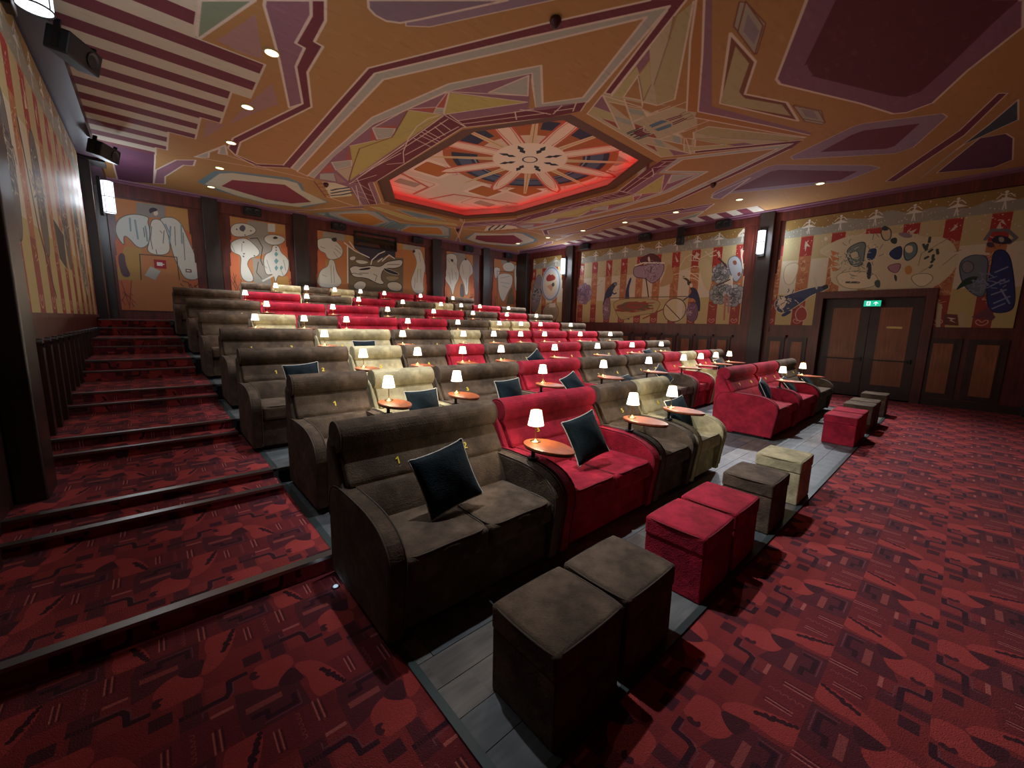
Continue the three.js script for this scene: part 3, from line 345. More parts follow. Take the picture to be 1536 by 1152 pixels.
const MURAL={"P1":[["p","#8d867c",[0.54,0.03,1.14,-0.0,1.11,0.34,0.51,0.4],0,0.018],["p","#b5854a",[1.14,-0.0,1.72,-0.03,1.69,0.65,1.17,0.45],0,0.018],["p","#b58a44",[0.2,1.24,0.54,1.25,0.46,2.1,-0.08,2.15],0,0.018],["b","#c9cbc2",[0.08,0.69,0.16,0.52,0.34,0.39,0.55,0.34,0.78,0.38,0.72,0.52,0.76,0.66,0.73,1.08,0.56,1.25,0.43,1.21,0.34,1.05,0.23,0.94,0.2,1.05,0.2,1.23,0.11,1.09,0.05,0.88],"#5e5c56",0.018],["b","#cfcec2",[0.95,0.4,1.14,0.3,1.34,0.3,1.47,0.45,1.56,0.78,1.68,1.18,1.77,1.53,1.79,1.98,1.42,2.02,1.32,1.73,1.19,1.3,1.15,0.73],"#5e5c56",0.018],["b","#d6d3c4",[0.82,0.42,1.0,0.39,1.09,0.57,1.16,0.9,1.14,1.37,0.61,1.38,0.74,0.97,0.76,0.63],"#5e5c56",0.018],["b","#d9c7ae",[0.86,0.22,0.95,0.15,0.98,0.26,0.89,0.34],0,0.018],["b","#3b3034",[0.77,0.18,0.85,0.1,0.95,0.11,0.97,0.17,0.84,0.23,0.8,0.29],0,0.018],["l","#7f979c",[0.37,0.48,0.36,0.81],0,0.035],["l","#7f979c",[0.47,0.51,0.49,1.0],0,0.035],["l","#7f979c",[0.67,0.64,0.68,1.03],0,0.035],["l","#7f979c",[1.21,0.55,1.15,1.02],0,0.035],["l","#7f979c",[1.45,0.45,1.43,0.98],0,0.035],["l","#7f979c",[1.1,0.51,1.19,0.78],0,0.035],["l","#55534f",[0.8,0.62,0.75,0.97,0.77,1.24],0,0.015],["l","#55534f",[1.06,0.69,1.01,1.04],0,0.015],["l","#55534f",[0.97,0.71,1.01,0.76],0,0.015],["l","#55534f",[0.63,0.68,0.63,0.93],0,0.015],["l","#55534f",[1.48,0.68,1.46,1.45],0,0.015],["l","#55534f",[1.3,0.54,1.28,1.06],0,0.015],["l","#55534f",[0.84,1.24,0.85,1.35],0,0.015],["b","#5b4349",[0.06,1.45,0.19,1.41,0.18,1.74,0.28,2.03,0.09,2.08,0.04,1.73],0,0.018],["l","#3f332c",[0.49,1.41,1.28,1.39,1.29,2.03],0,0.02],["l","#3f332c",[0.49,1.41,0.46,2.1],0,0.02]],"P2":[["p","#b9854a",[0.08,0.04,0.35,0.02,0.33,0.27,0.06,0.28],0,0.018],["p","#9b9384",[0.55,0.04,1.08,0.03,1.18,0.91,0.79,1.09,0.52,0.55],0,0.018],["p","#c9c7bf",[1.11,0.04,1.32,0.03,1.31,0.28,1.1,0.3],0,0.018],["p","#bb8a4e",[1.32,0.03,1.61,0.02,1.6,0.29,1.31,0.3],0,0.018],["p","#9b9384",[0.61,1.18,1.01,1.2,1.12,1.99,0.61,2.0],0,0.018],["p","#b98a48",[1.14,1.65,1.6,1.67,1.65,1.95,1.15,1.99],0,0.018],["b","#d6d3c4",[0.09,0.34,0.2,0.2,0.45,0.14,0.67,0.18,0.79,0.29,0.71,0.43,0.45,0.56,0.18,0.6,0.08,0.5],"#5e5c56",0.018],["b","#5d5560",[0.31,0.3,0.41,0.19,0.5,0.26,0.45,0.39,0.34,0.4],0,0.018],["b","#d6d3c4",[0.11,0.74,0.31,0.62,0.51,0.59,0.75,0.81,0.85,0.99,0.73,1.14,0.55,1.19,0.45,1.39,0.53,1.58,0.61,1.8,0.58,1.93,0.39,1.95,0.26,1.8,0.27,1.48,0.32,1.15,0.17,1.11,0.05,1.03,0.05,0.84],"#5e5c56",0.018],["b","#d6d3c4",[0.95,0.55,1.06,0.4,1.3,0.35,1.55,0.39,1.61,0.48,1.47,0.64,1.22,0.71,1.05,0.67],"#5e5c56",0.018],["b","#3d3535",[1.21,0.48,1.3,0.4,1.4,0.45,1.29,0.51],0,0.018],["b","#d6d3c4",[1.19,0.71,1.39,0.68,1.44,0.91,1.6,1.02,1.68,1.19,1.61,1.54,1.44,1.72,1.31,1.63,1.22,1.98,1.18,1.61,0.98,1.7,0.92,1.47,0.93,1.04,1.18,0.91],"#5e5c56",0.018],["p","#6f9895",[1.3,0.89,1.36,0.97,1.29,1.06,1.24,0.99],0,0.018],["p","#6f9895",[1.29,1.11,1.36,1.19,1.28,1.3,1.22,1.21],0,0.018],["p","#6f9895",[1.28,1.33,1.33,1.41,1.27,1.52,1.22,1.43],0,0.018],["p","#6f9895",[1.43,1.32,1.48,1.39,1.42,1.47,1.38,1.4],0,0.018],["l","#4c4038",[0.59,0.59,0.79,0.54,0.92,0.81,0.84,1.22,0.89,1.38],0,0.025],["l","#4c4038",[0.77,1.29,0.7,1.63,0.83,1.81],0,0.02],["l","#d6d3c4",[1.23,1.64,0.86,1.88],0,0.05],["l","#4a4745",[0.41,0.38,0.42,0.39],0,0.035],["l","#4a4745",[0.46,0.5,0.46,0.5],0,0.035],["l","#4a4745",[0.39,1.08,0.4,1.08],0,0.035],["l","#4a4745",[0.67,1.11,0.68,1.11],0,0.035],["l","#4a4745",[0.25,0.36,0.25,0.37],0,0.035],["l","#4a4745",[0.62,0.35,0.63,0.35],0,0.035],["l","#4a4745",[1.3,0.76,1.31,0.77],0,0.035],["l","#4a4745",[1.3,0.85,1.31,0.85],0,0.035],["l","#4a4745",[0.37,1.16,0.38,1.17],0,0.035],["l","#4a4745",[0.4,0.73,0.41,0.73],0,0.035],["l","#6b6a64",[0.36,0.77,0.34,1.02],0,0.012],["l","#6b6a64",[0.08,0.84,0.15,1.05],0,0.012],["l","#6b6a64",[1.01,1.2,1.11,1.58],0,0.012],["l","#6b6a64",[1.5,1.14,1.55,1.47],0,0.012],["l","#6b6a64",[1.0,1.46,0.94,1.4],0,0.012],["l","#6b6a64",[1.39,1.42,1.47,1.65],0,0.012]],"P3":[["p","#9b9384",[0.27,0.01,1.05,-0.01,1.04,0.23,0.26,0.27],0,0.018],["p","#bb8a4e",[1.08,0.0,1.35,-0.04,1.34,0.26,1.07,0.26],0,0.018],["p","#b98a48",[0.32,0.98,0.68,0.94,0.67,1.16,0.31,1.2],0,0.018],["p","#bf8a4c",[3.05,-0.04,3.33,-0.05,3.33,0.22,3.05,0.23],0,0.018],["p","#a29b8c",[3.33,-0.03,4.11,-0.04,4.11,0.15,3.33,0.22],0,0.018],["p","#bf7d42",[3.36,0.29,4.39,0.22,4.46,1.9,3.37,1.9],0,0.018],["p","#75664e",[1.12,0.43,1.89,0.67,2.98,0.57,3.34,0.56,3.29,1.91,1.09,1.99],0,0.018],["p","#3d3640",[1.36,0.32,3.01,0.23,2.98,0.6,2.73,0.5,2.37,0.68,1.98,0.85,1.37,0.42],0,0.018],["b","#d6d3c4",[0.1,0.3,0.35,0.21,0.56,0.19,0.77,0.3,0.97,0.53,0.9,0.8,0.64,0.94,0.39,0.94,0.33,0.73,0.15,0.71,0.03,0.45],"#5e5c56",0.018],["b","#d6d3c4",[0.44,0.93,0.64,0.94,0.69,1.38,0.87,1.62,0.82,1.85,0.41,1.97,-0.01,1.91,0.04,1.58,0.16,1.32,0.41,1.19],"#5e5c56",0.018],["b","#3b3538",[0.55,0.2,0.75,0.13,0.74,0.31,0.58,0.3],0,0.018],["l","#6b6a64",[0.7,0.42,0.87,0.55],0,0.013],["l","#6b6a64",[0.66,0.54,0.87,0.69],0,0.013],["l","#6b6a64",[0.62,0.65,0.75,0.85],0,0.013],["l","#6b6a64",[0.16,0.54,0.33,0.58],0,0.013],["l","#6b6a64",[0.5,1.14,0.5,1.76],0,0.013],["l","#6b6a64",[0.19,1.5,0.33,1.56],0,0.013],["l","#6b6a64",[0.59,1.17,0.6,1.75],0,0.013],["b","#d2cdbf",[1.15,1.17,1.35,1.05,1.61,1.09,1.98,0.98,2.36,1.01,2.58,0.79,2.94,0.68,3.32,0.6,3.28,0.87,2.94,1.01,2.64,1.01,2.43,1.13,2.35,1.47,2.52,1.59,2.41,1.68,2.13,1.62,1.79,1.46,1.27,1.5,1.18,1.26],"#3d3632",0.03],["b","#26222b",[1.47,1.17,1.98,1.03,1.96,1.15,1.54,1.23],"#e0dbcd",0.015],["b","#26222b",[2.43,1.0,2.86,1.09,3.19,1.19,3.0,1.26,2.57,1.17],"#e0dbcd",0.015],["b","#d2cdbf",[1.27,1.76,1.52,1.58,1.81,1.65,1.68,1.94,1.33,1.93],"#3d3632",0.02],["b","#c8c0ab",[2.56,1.59,3.0,1.48,3.3,1.63,3.18,1.9,2.69,1.88],"#3d3632",0.03],["b","#a3906a",[2.49,1.33,3.27,1.3,2.74,1.55],0,0.018],["b","#d2cdbf",[1.35,0.86,1.68,0.83,1.95,0.89,1.54,1.0],0,0.018],["b","#d2cdbf",[1.17,0.76,1.42,0.7,1.39,0.86,1.19,0.9],"#3d3632",0.012],["l","#e4dfd2",[1.01,0.29,1.37,0.52,1.92,0.7],0,0.04],["l","#e4dfd2",[1.12,0.4,1.08,1.71],0,0.04],["l","#e4dfd2",[1.98,0.95,2.02,0.79,2.3,0.52,2.55,0.39],0,0.04],["l","#e4dfd2",[2.44,0.77,2.73,0.5,2.95,0.61],0,0.04],["l","#e4dfd2",[2.26,0.82,2.44,0.67],0,0.04],["l","#e4dfd2",[1.2,0.23,1.35,0.43],0,0.04],["l","#453d38",[1.14,1.39,1.34,1.34,1.63,1.37],0,0.02],["l","#453d38",[1.86,1.51,1.96,1.57],0,0.02],["l","#453d38",[1.53,1.32,1.87,1.29],0,0.02],["l","#453d38",[2.65,0.88,3.16,0.82],0,0.02],["l","#453d38",[2.07,1.3,2.21,1.35,2.13,1.56],0,0.02],["b","#d6d3c4",[3.73,0.2,3.91,0.08,4.15,0.11,4.23,0.38,4.35,0.79,4.26,1.16,4.21,1.45,4.27,1.89,3.8,1.93,3.64,1.57,3.69,1.28,3.86,0.92,3.94,0.63,3.83,0.36],"#5e5c56",0.018],["b","#3b3034",[3.73,0.24,3.83,0.14,3.89,0.22,3.79,0.3],0,0.018],["l","#5c5a54",[4.05,0.27,4.1,0.61],0,0.013],["l","#5c5a54",[3.98,0.9,3.93,1.47],0,0.013],["l","#5c5a54",[4.1,0.89,4.13,1.46],0,0.013],["l","#5c5a54",[3.85,1.27,3.81,1.69],0,0.013],["l","#5c5a54",[4.01,0.24,4.07,0.3],0,0.013],["p","#c9633a",[4.26,1.02,4.43,1.04,4.46,1.9,4.27,1.91],0,0.018]],"P4":[["p","#9b9384",[0.49,-0.05,1.08,-0.07,1.08,0.56,0.72,0.64,0.49,0.46],0,0.018],["p","#b98a4c",[0.02,-0.03,0.29,-0.04,0.29,0.11,0.02,0.15],0,0.018],["p","#bd8448",[1.24,-0.05,1.56,-0.07,1.59,0.5,1.35,0.45],0,0.018],["b","#d6d3c4",[-0.01,0.23,0.21,0.08,0.56,0.07,0.67,0.31,0.61,0.61,0.78,0.84,0.72,1.18,0.52,1.45,0.42,1.98,0.31,1.55,0.01,1.25,-0.02,1.0,0.11,0.7,-0.01,0.51],"#5e5c56",0.018],["b","#d6d3c4",[0.76,0.64,0.87,0.37,1.08,0.18,1.29,0.24,1.52,0.55,1.52,0.85,1.3,0.96,1.26,1.39,1.26,1.76,1.09,1.86,1.06,1.41,0.87,1.09,0.76,0.89],"#5e5c56",0.018],["b","#5c5450",[0.82,1.34,0.98,1.29,1.09,1.92,0.77,1.94],0,0.018],["b","#35302f",[0.29,0.34,0.41,0.28,0.46,0.42,0.34,0.43],0,0.018],["b","#35302f",[1.03,0.21,1.16,0.17,1.18,0.27,1.05,0.27],0,0.018],["l","#66645d",[0.21,0.29,0.56,0.53],0,0.014],["l","#66645d",[0.36,0.72,0.41,1.21],0,0.014],["l","#66645d",[0.21,0.9,0.31,1.39],0,0.014],["l","#66645d",[0.92,0.49,0.98,0.91],0,0.014],["l","#66645d",[1.35,0.45,1.35,0.83],0,0.014],["l","#66645d",[1.14,1.06,1.17,1.66],0,0.014],["l","#66645d",[0.56,0.86,0.62,1.19],0,0.014],["l","#66645d",[0.14,0.34,0.26,0.48],0,0.014]],"P5":[["p","#9b9384",[0.55,-0.15,1.11,-0.17,1.12,0.17,0.55,0.19],0,0.018],["b","#d6d3c4",[0.65,0.18,0.99,0.05,1.3,0.06,1.47,0.23,1.32,0.48,0.81,0.53,0.62,0.36],"#5e5c56",0.018],["b","#d6d3c4",[0.32,0.67,1.29,0.57,1.32,1.09,0.96,1.58,0.73,2.12,0.4,1.62,0.34,0.98],"#5e5c56",0.018],["b","#d6d3c4",[1.4,0.14,1.63,0.12,1.74,1.05,1.77,1.82,1.44,1.27],"#5e5c56",0.018],["b","#d6d3c4",[0.08,0.38,0.44,0.38,0.5,0.56,0.21,0.99,0.11,0.73],"#5e5c56",0.018],["b","#35302f",[0.89,-0.05,1.08,-0.08,1.1,0.06,0.89,0.08],0,0.018],["p","#75634a",[1.03,1.58,1.31,1.18,1.4,2.1,0.91,2.13],0,0.018],["l","#3f332c",[0.29,0.56,1.35,0.52,1.4,2.1],0,0.02],["l","#3f332c",[0.29,0.56,0.32,2.16],0,0.02],["l","#66645d",[0.51,0.88,1.07,0.73],0,0.012],["l","#66645d",[0.51,1.06,1.14,1.1],0,0.012],["l","#66645d",[0.64,1.23,1.02,1.3],0,0.012],["l","#66645d",[1.5,0.27,1.6,1.06],0,0.012]],"A":[["b","#5e2b33",[2.96,0.73,3.05,0.55,3.23,0.48,3.52,0.42,3.83,0.67,3.87,0.8,3.45,0.77],"#3a1a22",0.018],["b","#a58f9c",[2.73,0.94,2.84,0.84,3.26,0.86,3.45,0.74,3.74,0.74,4.0,0.86,4.0,1.12,3.89,1.37,3.57,1.58,3.3,1.33,2.77,1.26],"#4d344c",0.025],["l","#332a30",[3.3,1.33,3.39,1.7,3.46,2.03],0,0.045],["l","#e3ddca",[2.81,0.82,3.15,0.75,3.45,0.77,3.99,0.84],0,0.05],["b","#e0d7c2",[3.31,0.57,3.38,0.52,3.45,0.74,3.35,0.73],0,0.018],["b","#2a3150",[1.47,1.8,1.66,1.55,1.91,1.38,2.06,1.45,1.85,1.67,1.83,1.89,1.69,2.01,1.4,2.1,1.4,2.5],"#1b2136",0.018],["b","#83626f",[1.41,2.05,1.76,1.97,1.79,2.93,1.42,2.93],"#3d2b36",0.018],["l","#2a3150",[1.8,1.77,1.92,1.87,2.02,1.83],0,0.05],["b","#6b7a82",[1.86,1.41,2.06,1.44,2.02,1.55,1.88,1.52],0,0.018],["b","#29325a",[2.61,1.24,2.7,1.3,2.58,1.66,2.64,2.09,2.69,2.16,2.61,2.56,2.72,2.91,2.62,2.89,2.49,2.63,2.42,2.86,2.38,2.83,2.5,2.42,2.44,1.94,2.47,1.65],0,0.018],["b","#29325a",[2.8,2.35,2.97,2.42,2.84,2.54],0,0.018],["b","#b7a570",[1.79,2.05,4.05,2.09,3.85,2.62,3.6,2.66,2.88,2.75,2.34,2.96,2.06,2.65],"#6d5533",0.02],["l","#6e5636",[1.75,2.02,4.93,2.07],0,0.03],["b","#2a3150",[5.02,1.79,5.19,1.77,5.33,1.96,5.44,2.3,5.44,2.67,5.33,2.38,5.24,2.13,4.96,2.12,5.14,1.91],"#1b2136",0.018],["b","#735266",[4.97,2.33,5.36,2.25,5.41,2.93,5.01,2.95],"#3d2b36",0.018],["l","#4a3a30",[4.76,1.39,4.95,1.53],0,0.07],["b","#3a332c",[4.91,1.53,5.08,1.56,5.01,1.72,4.92,1.65],0,0.018],["b","#d8cfb4",[5.0,1.62,5.11,1.64,5.12,1.77,5.02,1.76],0,0.018],["l","#2a3150",[5.14,1.96,4.84,2.2],0,0.04],["l","#ddd3ae",[4.6,1.04,4.75,0.75,4.96,0.64,5.27,0.82],0,0.025],["l","#ddd3ae",[4.4,1.28,4.92,1.2,5.42,1.56],0,0.025],["l","#ddd3ae",[4.7,1.18,5.12,1.05,5.71,1.18],0,0.025],["l","#ddd3ae",[4.71,1.3,5.23,1.3,5.75,1.66],0,0.025],["l","#ddd3ae",[5.27,0.82,5.5,0.72,5.81,0.6],0,0.025],["l","#ddd3ae",[4.93,0.83,5.36,0.91,5.7,1.1],0,0.025],["l","#ddd3ae",[5.45,0.6,5.63,0.78,5.82,0.76],0,0.025],["l","#ddd3ae",[4.63,1.38,5.16,1.46,5.68,1.82],0,0.025],["l","#ddd3ae",[5.09,0.72,5.44,0.96,5.76,1.38],0,0.025],["b","#c9bd8e",[5.19,0.85,5.59,0.81,5.75,1.26,5.74,1.98,5.52,1.81,5.35,1.31],0,0.018],["b","#b7c0c6",[6.17,0.97,6.36,0.82,6.55,0.91,6.69,1.26,6.66,1.52,6.5,1.72,6.34,1.43],"#56666f",0.025],["b","#8d5a42",[6.34,0.99,6.46,0.98,6.5,1.13,6.39,1.13],0,0.018],["b","#8d5a42",[6.52,1.4,6.61,1.35,6.65,1.47,6.57,1.51],0,0.018],["l","#4b2a26",[5.91,0.88,6.06,1.02,6.19,1.18],0,0.05],["l","#4b2a26",[5.92,1.75,6.1,1.68,6.32,1.58],0,0.04],["l","#b06f52",[6.24,2.08,6.27,2.87],0,0.06],["l","#a88070",[6.34,2.16,6.38,2.63],0,0.06],["l","#e6e0d0",[6.38,1.47,6.42,1.85],0,0.03],["l","#e3d9c4",[6.64,0.48,6.61,0.88,6.69,1.26],0,0.035],["l","#e8e2d4",[6.46,0.23,6.59,0.06,6.71,0.3],0,0.05],["b","#b99a6a",[4.06,1.17,4.17,0.79,4.39,1.2,4.38,1.58,4.15,1.65,3.82,1.72],0,0.018]],"B":[["b","#cfc5a0",[0.92,0.96,1.39,0.69,1.78,0.61,2.26,0.66,2.9,0.73,3.08,0.88,3.38,0.88,3.63,1.11,3.75,1.59,3.47,2.05,3.16,2.11,1.43,2.03,1.31,1.46,1.37,1.19],0,0.018],["p","#c5804c",[1.27,0.95,1.47,1.06,1.34,1.12],0,0.018],["p","#c5804c",[1.28,1.09,1.52,1.21,1.36,1.26],0,0.018],["p","#c5804c",[1.31,1.23,1.54,1.37,1.37,1.4],0,0.018],["p","#c5804c",[1.32,1.37,1.54,1.5,1.39,1.54],0,0.018],["b","#6f8078",[1.62,0.99,1.8,0.84,2.01,0.82,2.01,1.12,2.01,1.43,1.8,1.46,1.67,1.22],"#2c3a38",0.02],["b","#c9c29f",[1.69,1.09,1.86,1.02,1.92,1.25,1.78,1.28],"#3b4a46",0.015],["b","#23365f",[2.04,1.11,2.13,0.99,2.27,1.02,2.24,1.32,2.07,1.33],"#d8d0b4",0.02],["b","#22345c",[2.47,1.15,2.59,1.02,2.73,1.0,2.76,1.33,2.64,1.38,2.5,1.26],"#d8d0b4",0.02],["b","#c3b28a",[2.25,0.6,2.35,0.49,2.47,0.61,2.48,0.84,2.35,0.86],"#3a3a34",0.02],["b","#33373a",[2.25,0.53,2.35,0.46,2.43,0.6,2.32,0.61],0,0.018],["b","#2f3b3a",[2.46,0.82,2.6,0.79,2.61,0.98,2.5,0.93],0,0.018],["b","#a87c86",[2.49,1.48,2.77,1.42,2.71,1.71,2.54,1.61],"#5a4048",0.015],["b","#5f7a78",[2.75,1.0,2.95,0.94,3.02,1.24,2.86,1.43,2.77,1.29],"#2c3a38",0.02],["b","#d6cba4",[2.75,1.04,2.9,1.02,2.93,1.21,2.81,1.21],0,0.018],["b","#c08a44",[2.81,1.55,2.92,1.49,2.99,1.69,2.87,1.76],0,0.018],["b","#dcd2ae",[1.42,1.61,1.89,1.55,2.35,1.68,2.36,2.03,1.65,2.04],"#8d8462",0.015],["l","#4d4e42",[1.72,1.85,1.98,1.87],0,0.05],["b","#2d3a3c",[2.07,1.35,2.18,1.36,2.22,1.8,2.13,1.8],0,0.018],["b","#45534d",[2.28,1.85,2.4,1.81,2.43,2.05,2.32,2.0],0,0.018],["b","#2d3a3c",[2.64,1.7,2.71,1.75,2.72,1.9,2.68,1.87],0,0.018],["b","#ddd3b1",[2.9,1.76,3.26,1.71,3.39,1.88,3.16,2.11],"#6b6850",0.012],["b","#8d7a80",[2.56,0.7,2.74,0.69,2.91,0.82,2.76,0.86],0,0.018],["l","#34433b",[3.09,1.04,3.13,1.13],0,0.05],["l","#34433b",[3.18,0.89,3.18,0.99],0,0.05],["l","#34433b",[3.21,1.22,3.25,1.18],0,0.05],["l","#34433b",[3.16,1.37,3.2,1.34],0,0.05],["l","#34433b",[3.28,1.47,3.31,1.41],0,0.05],["l","#34433b",[3.34,1.19,3.36,1.28],0,0.05],["l","#34433b",[3.16,1.05,3.15,1.17],0,0.05],["l","#34433b",[3.29,1.31,3.29,1.39],0,0.05],["l","#34433b",[3.27,1.59,3.29,1.55],0,0.05],["l","#8a8260",[3.06,1.53,3.08,1.24,3.24,1.14,3.5,0.94],0,0.014],["l","#8a8260",[3.11,1.7,3.29,1.55],0,0.014],["l","#8a8260",[3.55,1.3,3.73,1.24],0,0.014],["l","#8a8260",[3.47,1.56,3.68,1.31],0,0.014],["b","#3a4763",[0.04,2.29,0.38,2.13,0.75,2.0,1.06,1.92,1.36,1.91,1.33,2.03,0.97,2.16,0.75,2.39,0.39,2.68,0.14,2.63],"#d6ccae",0.02],["b","#25355f",[0.52,2.23,0.73,2.19,0.86,2.29,0.66,2.39],0,0.018],["b","#d5cbb0",[0.16,2.22,0.34,2.18,0.4,2.38,0.29,2.58,0.15,2.48],0,0.018],["b","#25355f",[0.26,2.73,0.47,2.58,0.56,2.63,0.36,2.79],0,0.018],["b","#26302c",[1.18,1.92,1.31,1.87,1.36,1.99,1.23,2.03],0,0.018],["b","#a0423a",[0.62,2.63,0.79,2.44,0.94,2.64,0.93,2.88,0.7,2.91],"#d8b8a4",0.02],["b","#ddd4b4",[0.21,1.37,0.32,1.23,0.58,1.21,0.57,1.55,0.44,1.88,0.25,1.77],"#a89a72",0.015],["b","#c8c0a0",[0.94,1.57,1.04,1.72,1.11,2.01,1.05,2.01],0,0.018],["l","#6d6d72",[4.07,1.05,4.14,0.86,4.37,0.9,4.51,1.08,4.43,1.18],0,0.06],["b","#2c2638",[4.13,1.1,4.23,0.97,4.41,1.05,4.48,1.18,4.31,1.2],0,0.018],["b","#a09a94",[4.25,1.02,4.34,1.04,4.35,1.15,4.28,1.14],0,0.018],["b","#4a3440",[4.08,1.13,4.18,1.11,4.24,1.23,4.14,1.25],0,0.018],["b","#66737e",[3.71,1.41,4.16,1.35,4.2,1.86,4.23,2.32,4.08,2.31,3.82,1.99],"#38445a",0.02],["b","#24336b",[4.22,1.28,4.44,1.34,4.58,1.88,4.69,2.52,4.61,2.68,4.33,2.68,4.22,2.16,4.24,1.71],"#172044",0.02],["b","#1c3528",[3.74,2.19,3.86,1.88,4.07,1.84,4.09,1.97,3.87,2.07],0,0.018],["b","#7d7780",[3.76,1.59,3.84,1.48,3.97,1.57,3.98,1.74,3.85,1.79],"#4a4c58",0.02],["l","#d5c8ae",[3.57,1.3,3.74,1.3,4.16,1.38],0,0.05],["l","#7f8cab",[4.28,2.09,4.46,1.95],0,0.03],["l","#7f8cab",[4.32,2.28,4.51,2.18],0,0.03],["l","#7f8cab",[4.38,2.47,4.58,2.33],0,0.03],["l","#7f8cab",[4.31,1.79,4.47,1.69],0,0.03],["l","#7f8cab",[4.37,2.59,4.53,2.48],0,0.03],["l","#7f8cab",[4.44,2.17,4.6,2.48],0,0.03],["p","#6e3a36",[3.64,2.7,3.86,2.72,3.91,2.98,3.66,2.96],0,0.018],["p","#d6ccb4",[3.69,2.78,3.85,2.81,3.74,2.86,3.87,2.92],0,0.018],["p","#bdb090",[3.49,2.45,3.58,2.47,3.62,3.03,3.54,3.03],0,0.018],["p","#bdb090",[3.88,2.66,3.96,2.66,4.01,3.04,3.93,3.02],0,0.018],["p","#6d3a48",[4.08,2.78,4.31,2.55,4.44,2.78,4.4,2.86],0,0.018],["b","#e0d8bd",[1.08,0.63,1.13,0.56,1.19,0.64,1.14,0.71],0,0.018]]};
// ---------------------------------------------------------------- murals (paint on flat panels)
const MS = 220;                                      // pixels per metre
function painter(c, w, h) {
  const u = MS, k = {
    c, w, h,
    poly: (col, pts, line, lw = 0.02) => { c.beginPath(); pts.forEach(([x, y], i) => c[i ? 'lineTo' : 'moveTo'](x * u, y * u)); c.closePath(); if (col) { c.fillStyle = col; c.fill(); } if (line) { c.strokeStyle = line; c.lineWidth = lw * u; c.lineJoin = 'round'; c.stroke(); } },
    line: (col, lw, pts) => { c.beginPath(); pts.forEach(([x, y], i) => c[i ? 'lineTo' : 'moveTo'](x * u, y * u)); c.strokeStyle = col; c.lineWidth = lw * u; c.lineCap = 'round'; c.lineJoin = 'round'; c.stroke(); },
    blob: (col, pts, line, lw = 0.015) => { const n = pts.length, mid = (a, b) => [(a[0] + b[0]) / 2 * u, (a[1] + b[1]) / 2 * u]; c.beginPath(); c.moveTo(...mid(pts[n - 1], pts[0])); for (let i = 0; i < n; i++) { const q = pts[i], m = mid(q, pts[(i + 1) % n]); c.quadraticCurveTo(q[0] * u, q[1] * u, m[0], m[1]); } c.closePath(); if (col) { c.fillStyle = col; c.fill(); } if (line) { c.strokeStyle = line; c.lineWidth = lw * u; c.stroke(); } },
    dot: (col, x, y, r, ry) => { c.fillStyle = col; c.beginPath(); c.ellipse(x * u, y * u, r * u, (ry ?? r) * u, 0, 0, 7); c.fill(); },
    ring: (col, x, y, r, lw, ry) => { c.strokeStyle = col; c.lineWidth = lw * u; c.beginPath(); c.ellipse(x * u, y * u, r * u, (ry ?? r) * u, 0, 0, 7); c.stroke(); },
    rect: (col, x, y, ww, hh) => { c.fillStyle = col; c.fillRect(x * u, y * u, ww * u, hh * u); },
    scrawl: (col, x, y, r, n, lw = 0.012) => { for (let i = 0; i < n; i++) { const a = rr(0, 6.3), d = rr(0, r), x0 = x + Math.cos(a) * d, y0 = y + Math.sin(a) * d, t = rr(0, 6.3), l = rr(0.04, 0.14); k.line(col, lw, [[x0, y0], [x0 + Math.cos(t) * l * 0.5 + rr(-0.03, 0.03), y0 + Math.sin(t) * l * 0.5], [x0 + Math.cos(t) * l, y0 + Math.sin(t) * l]]); } },
  };
  return k;
}
function finishPaint(c, w, h, s) { seed = s; for (let i = 0; i < w * h / 900; i++) { c.fillStyle = rnd() < 0.5 ? 'rgba(50,30,15,0.10)' : 'rgba(250,235,200,0.09)'; c.fillRect(rnd() * w, rnd() * h, rr(1, 5), rr(1, 9)); } }
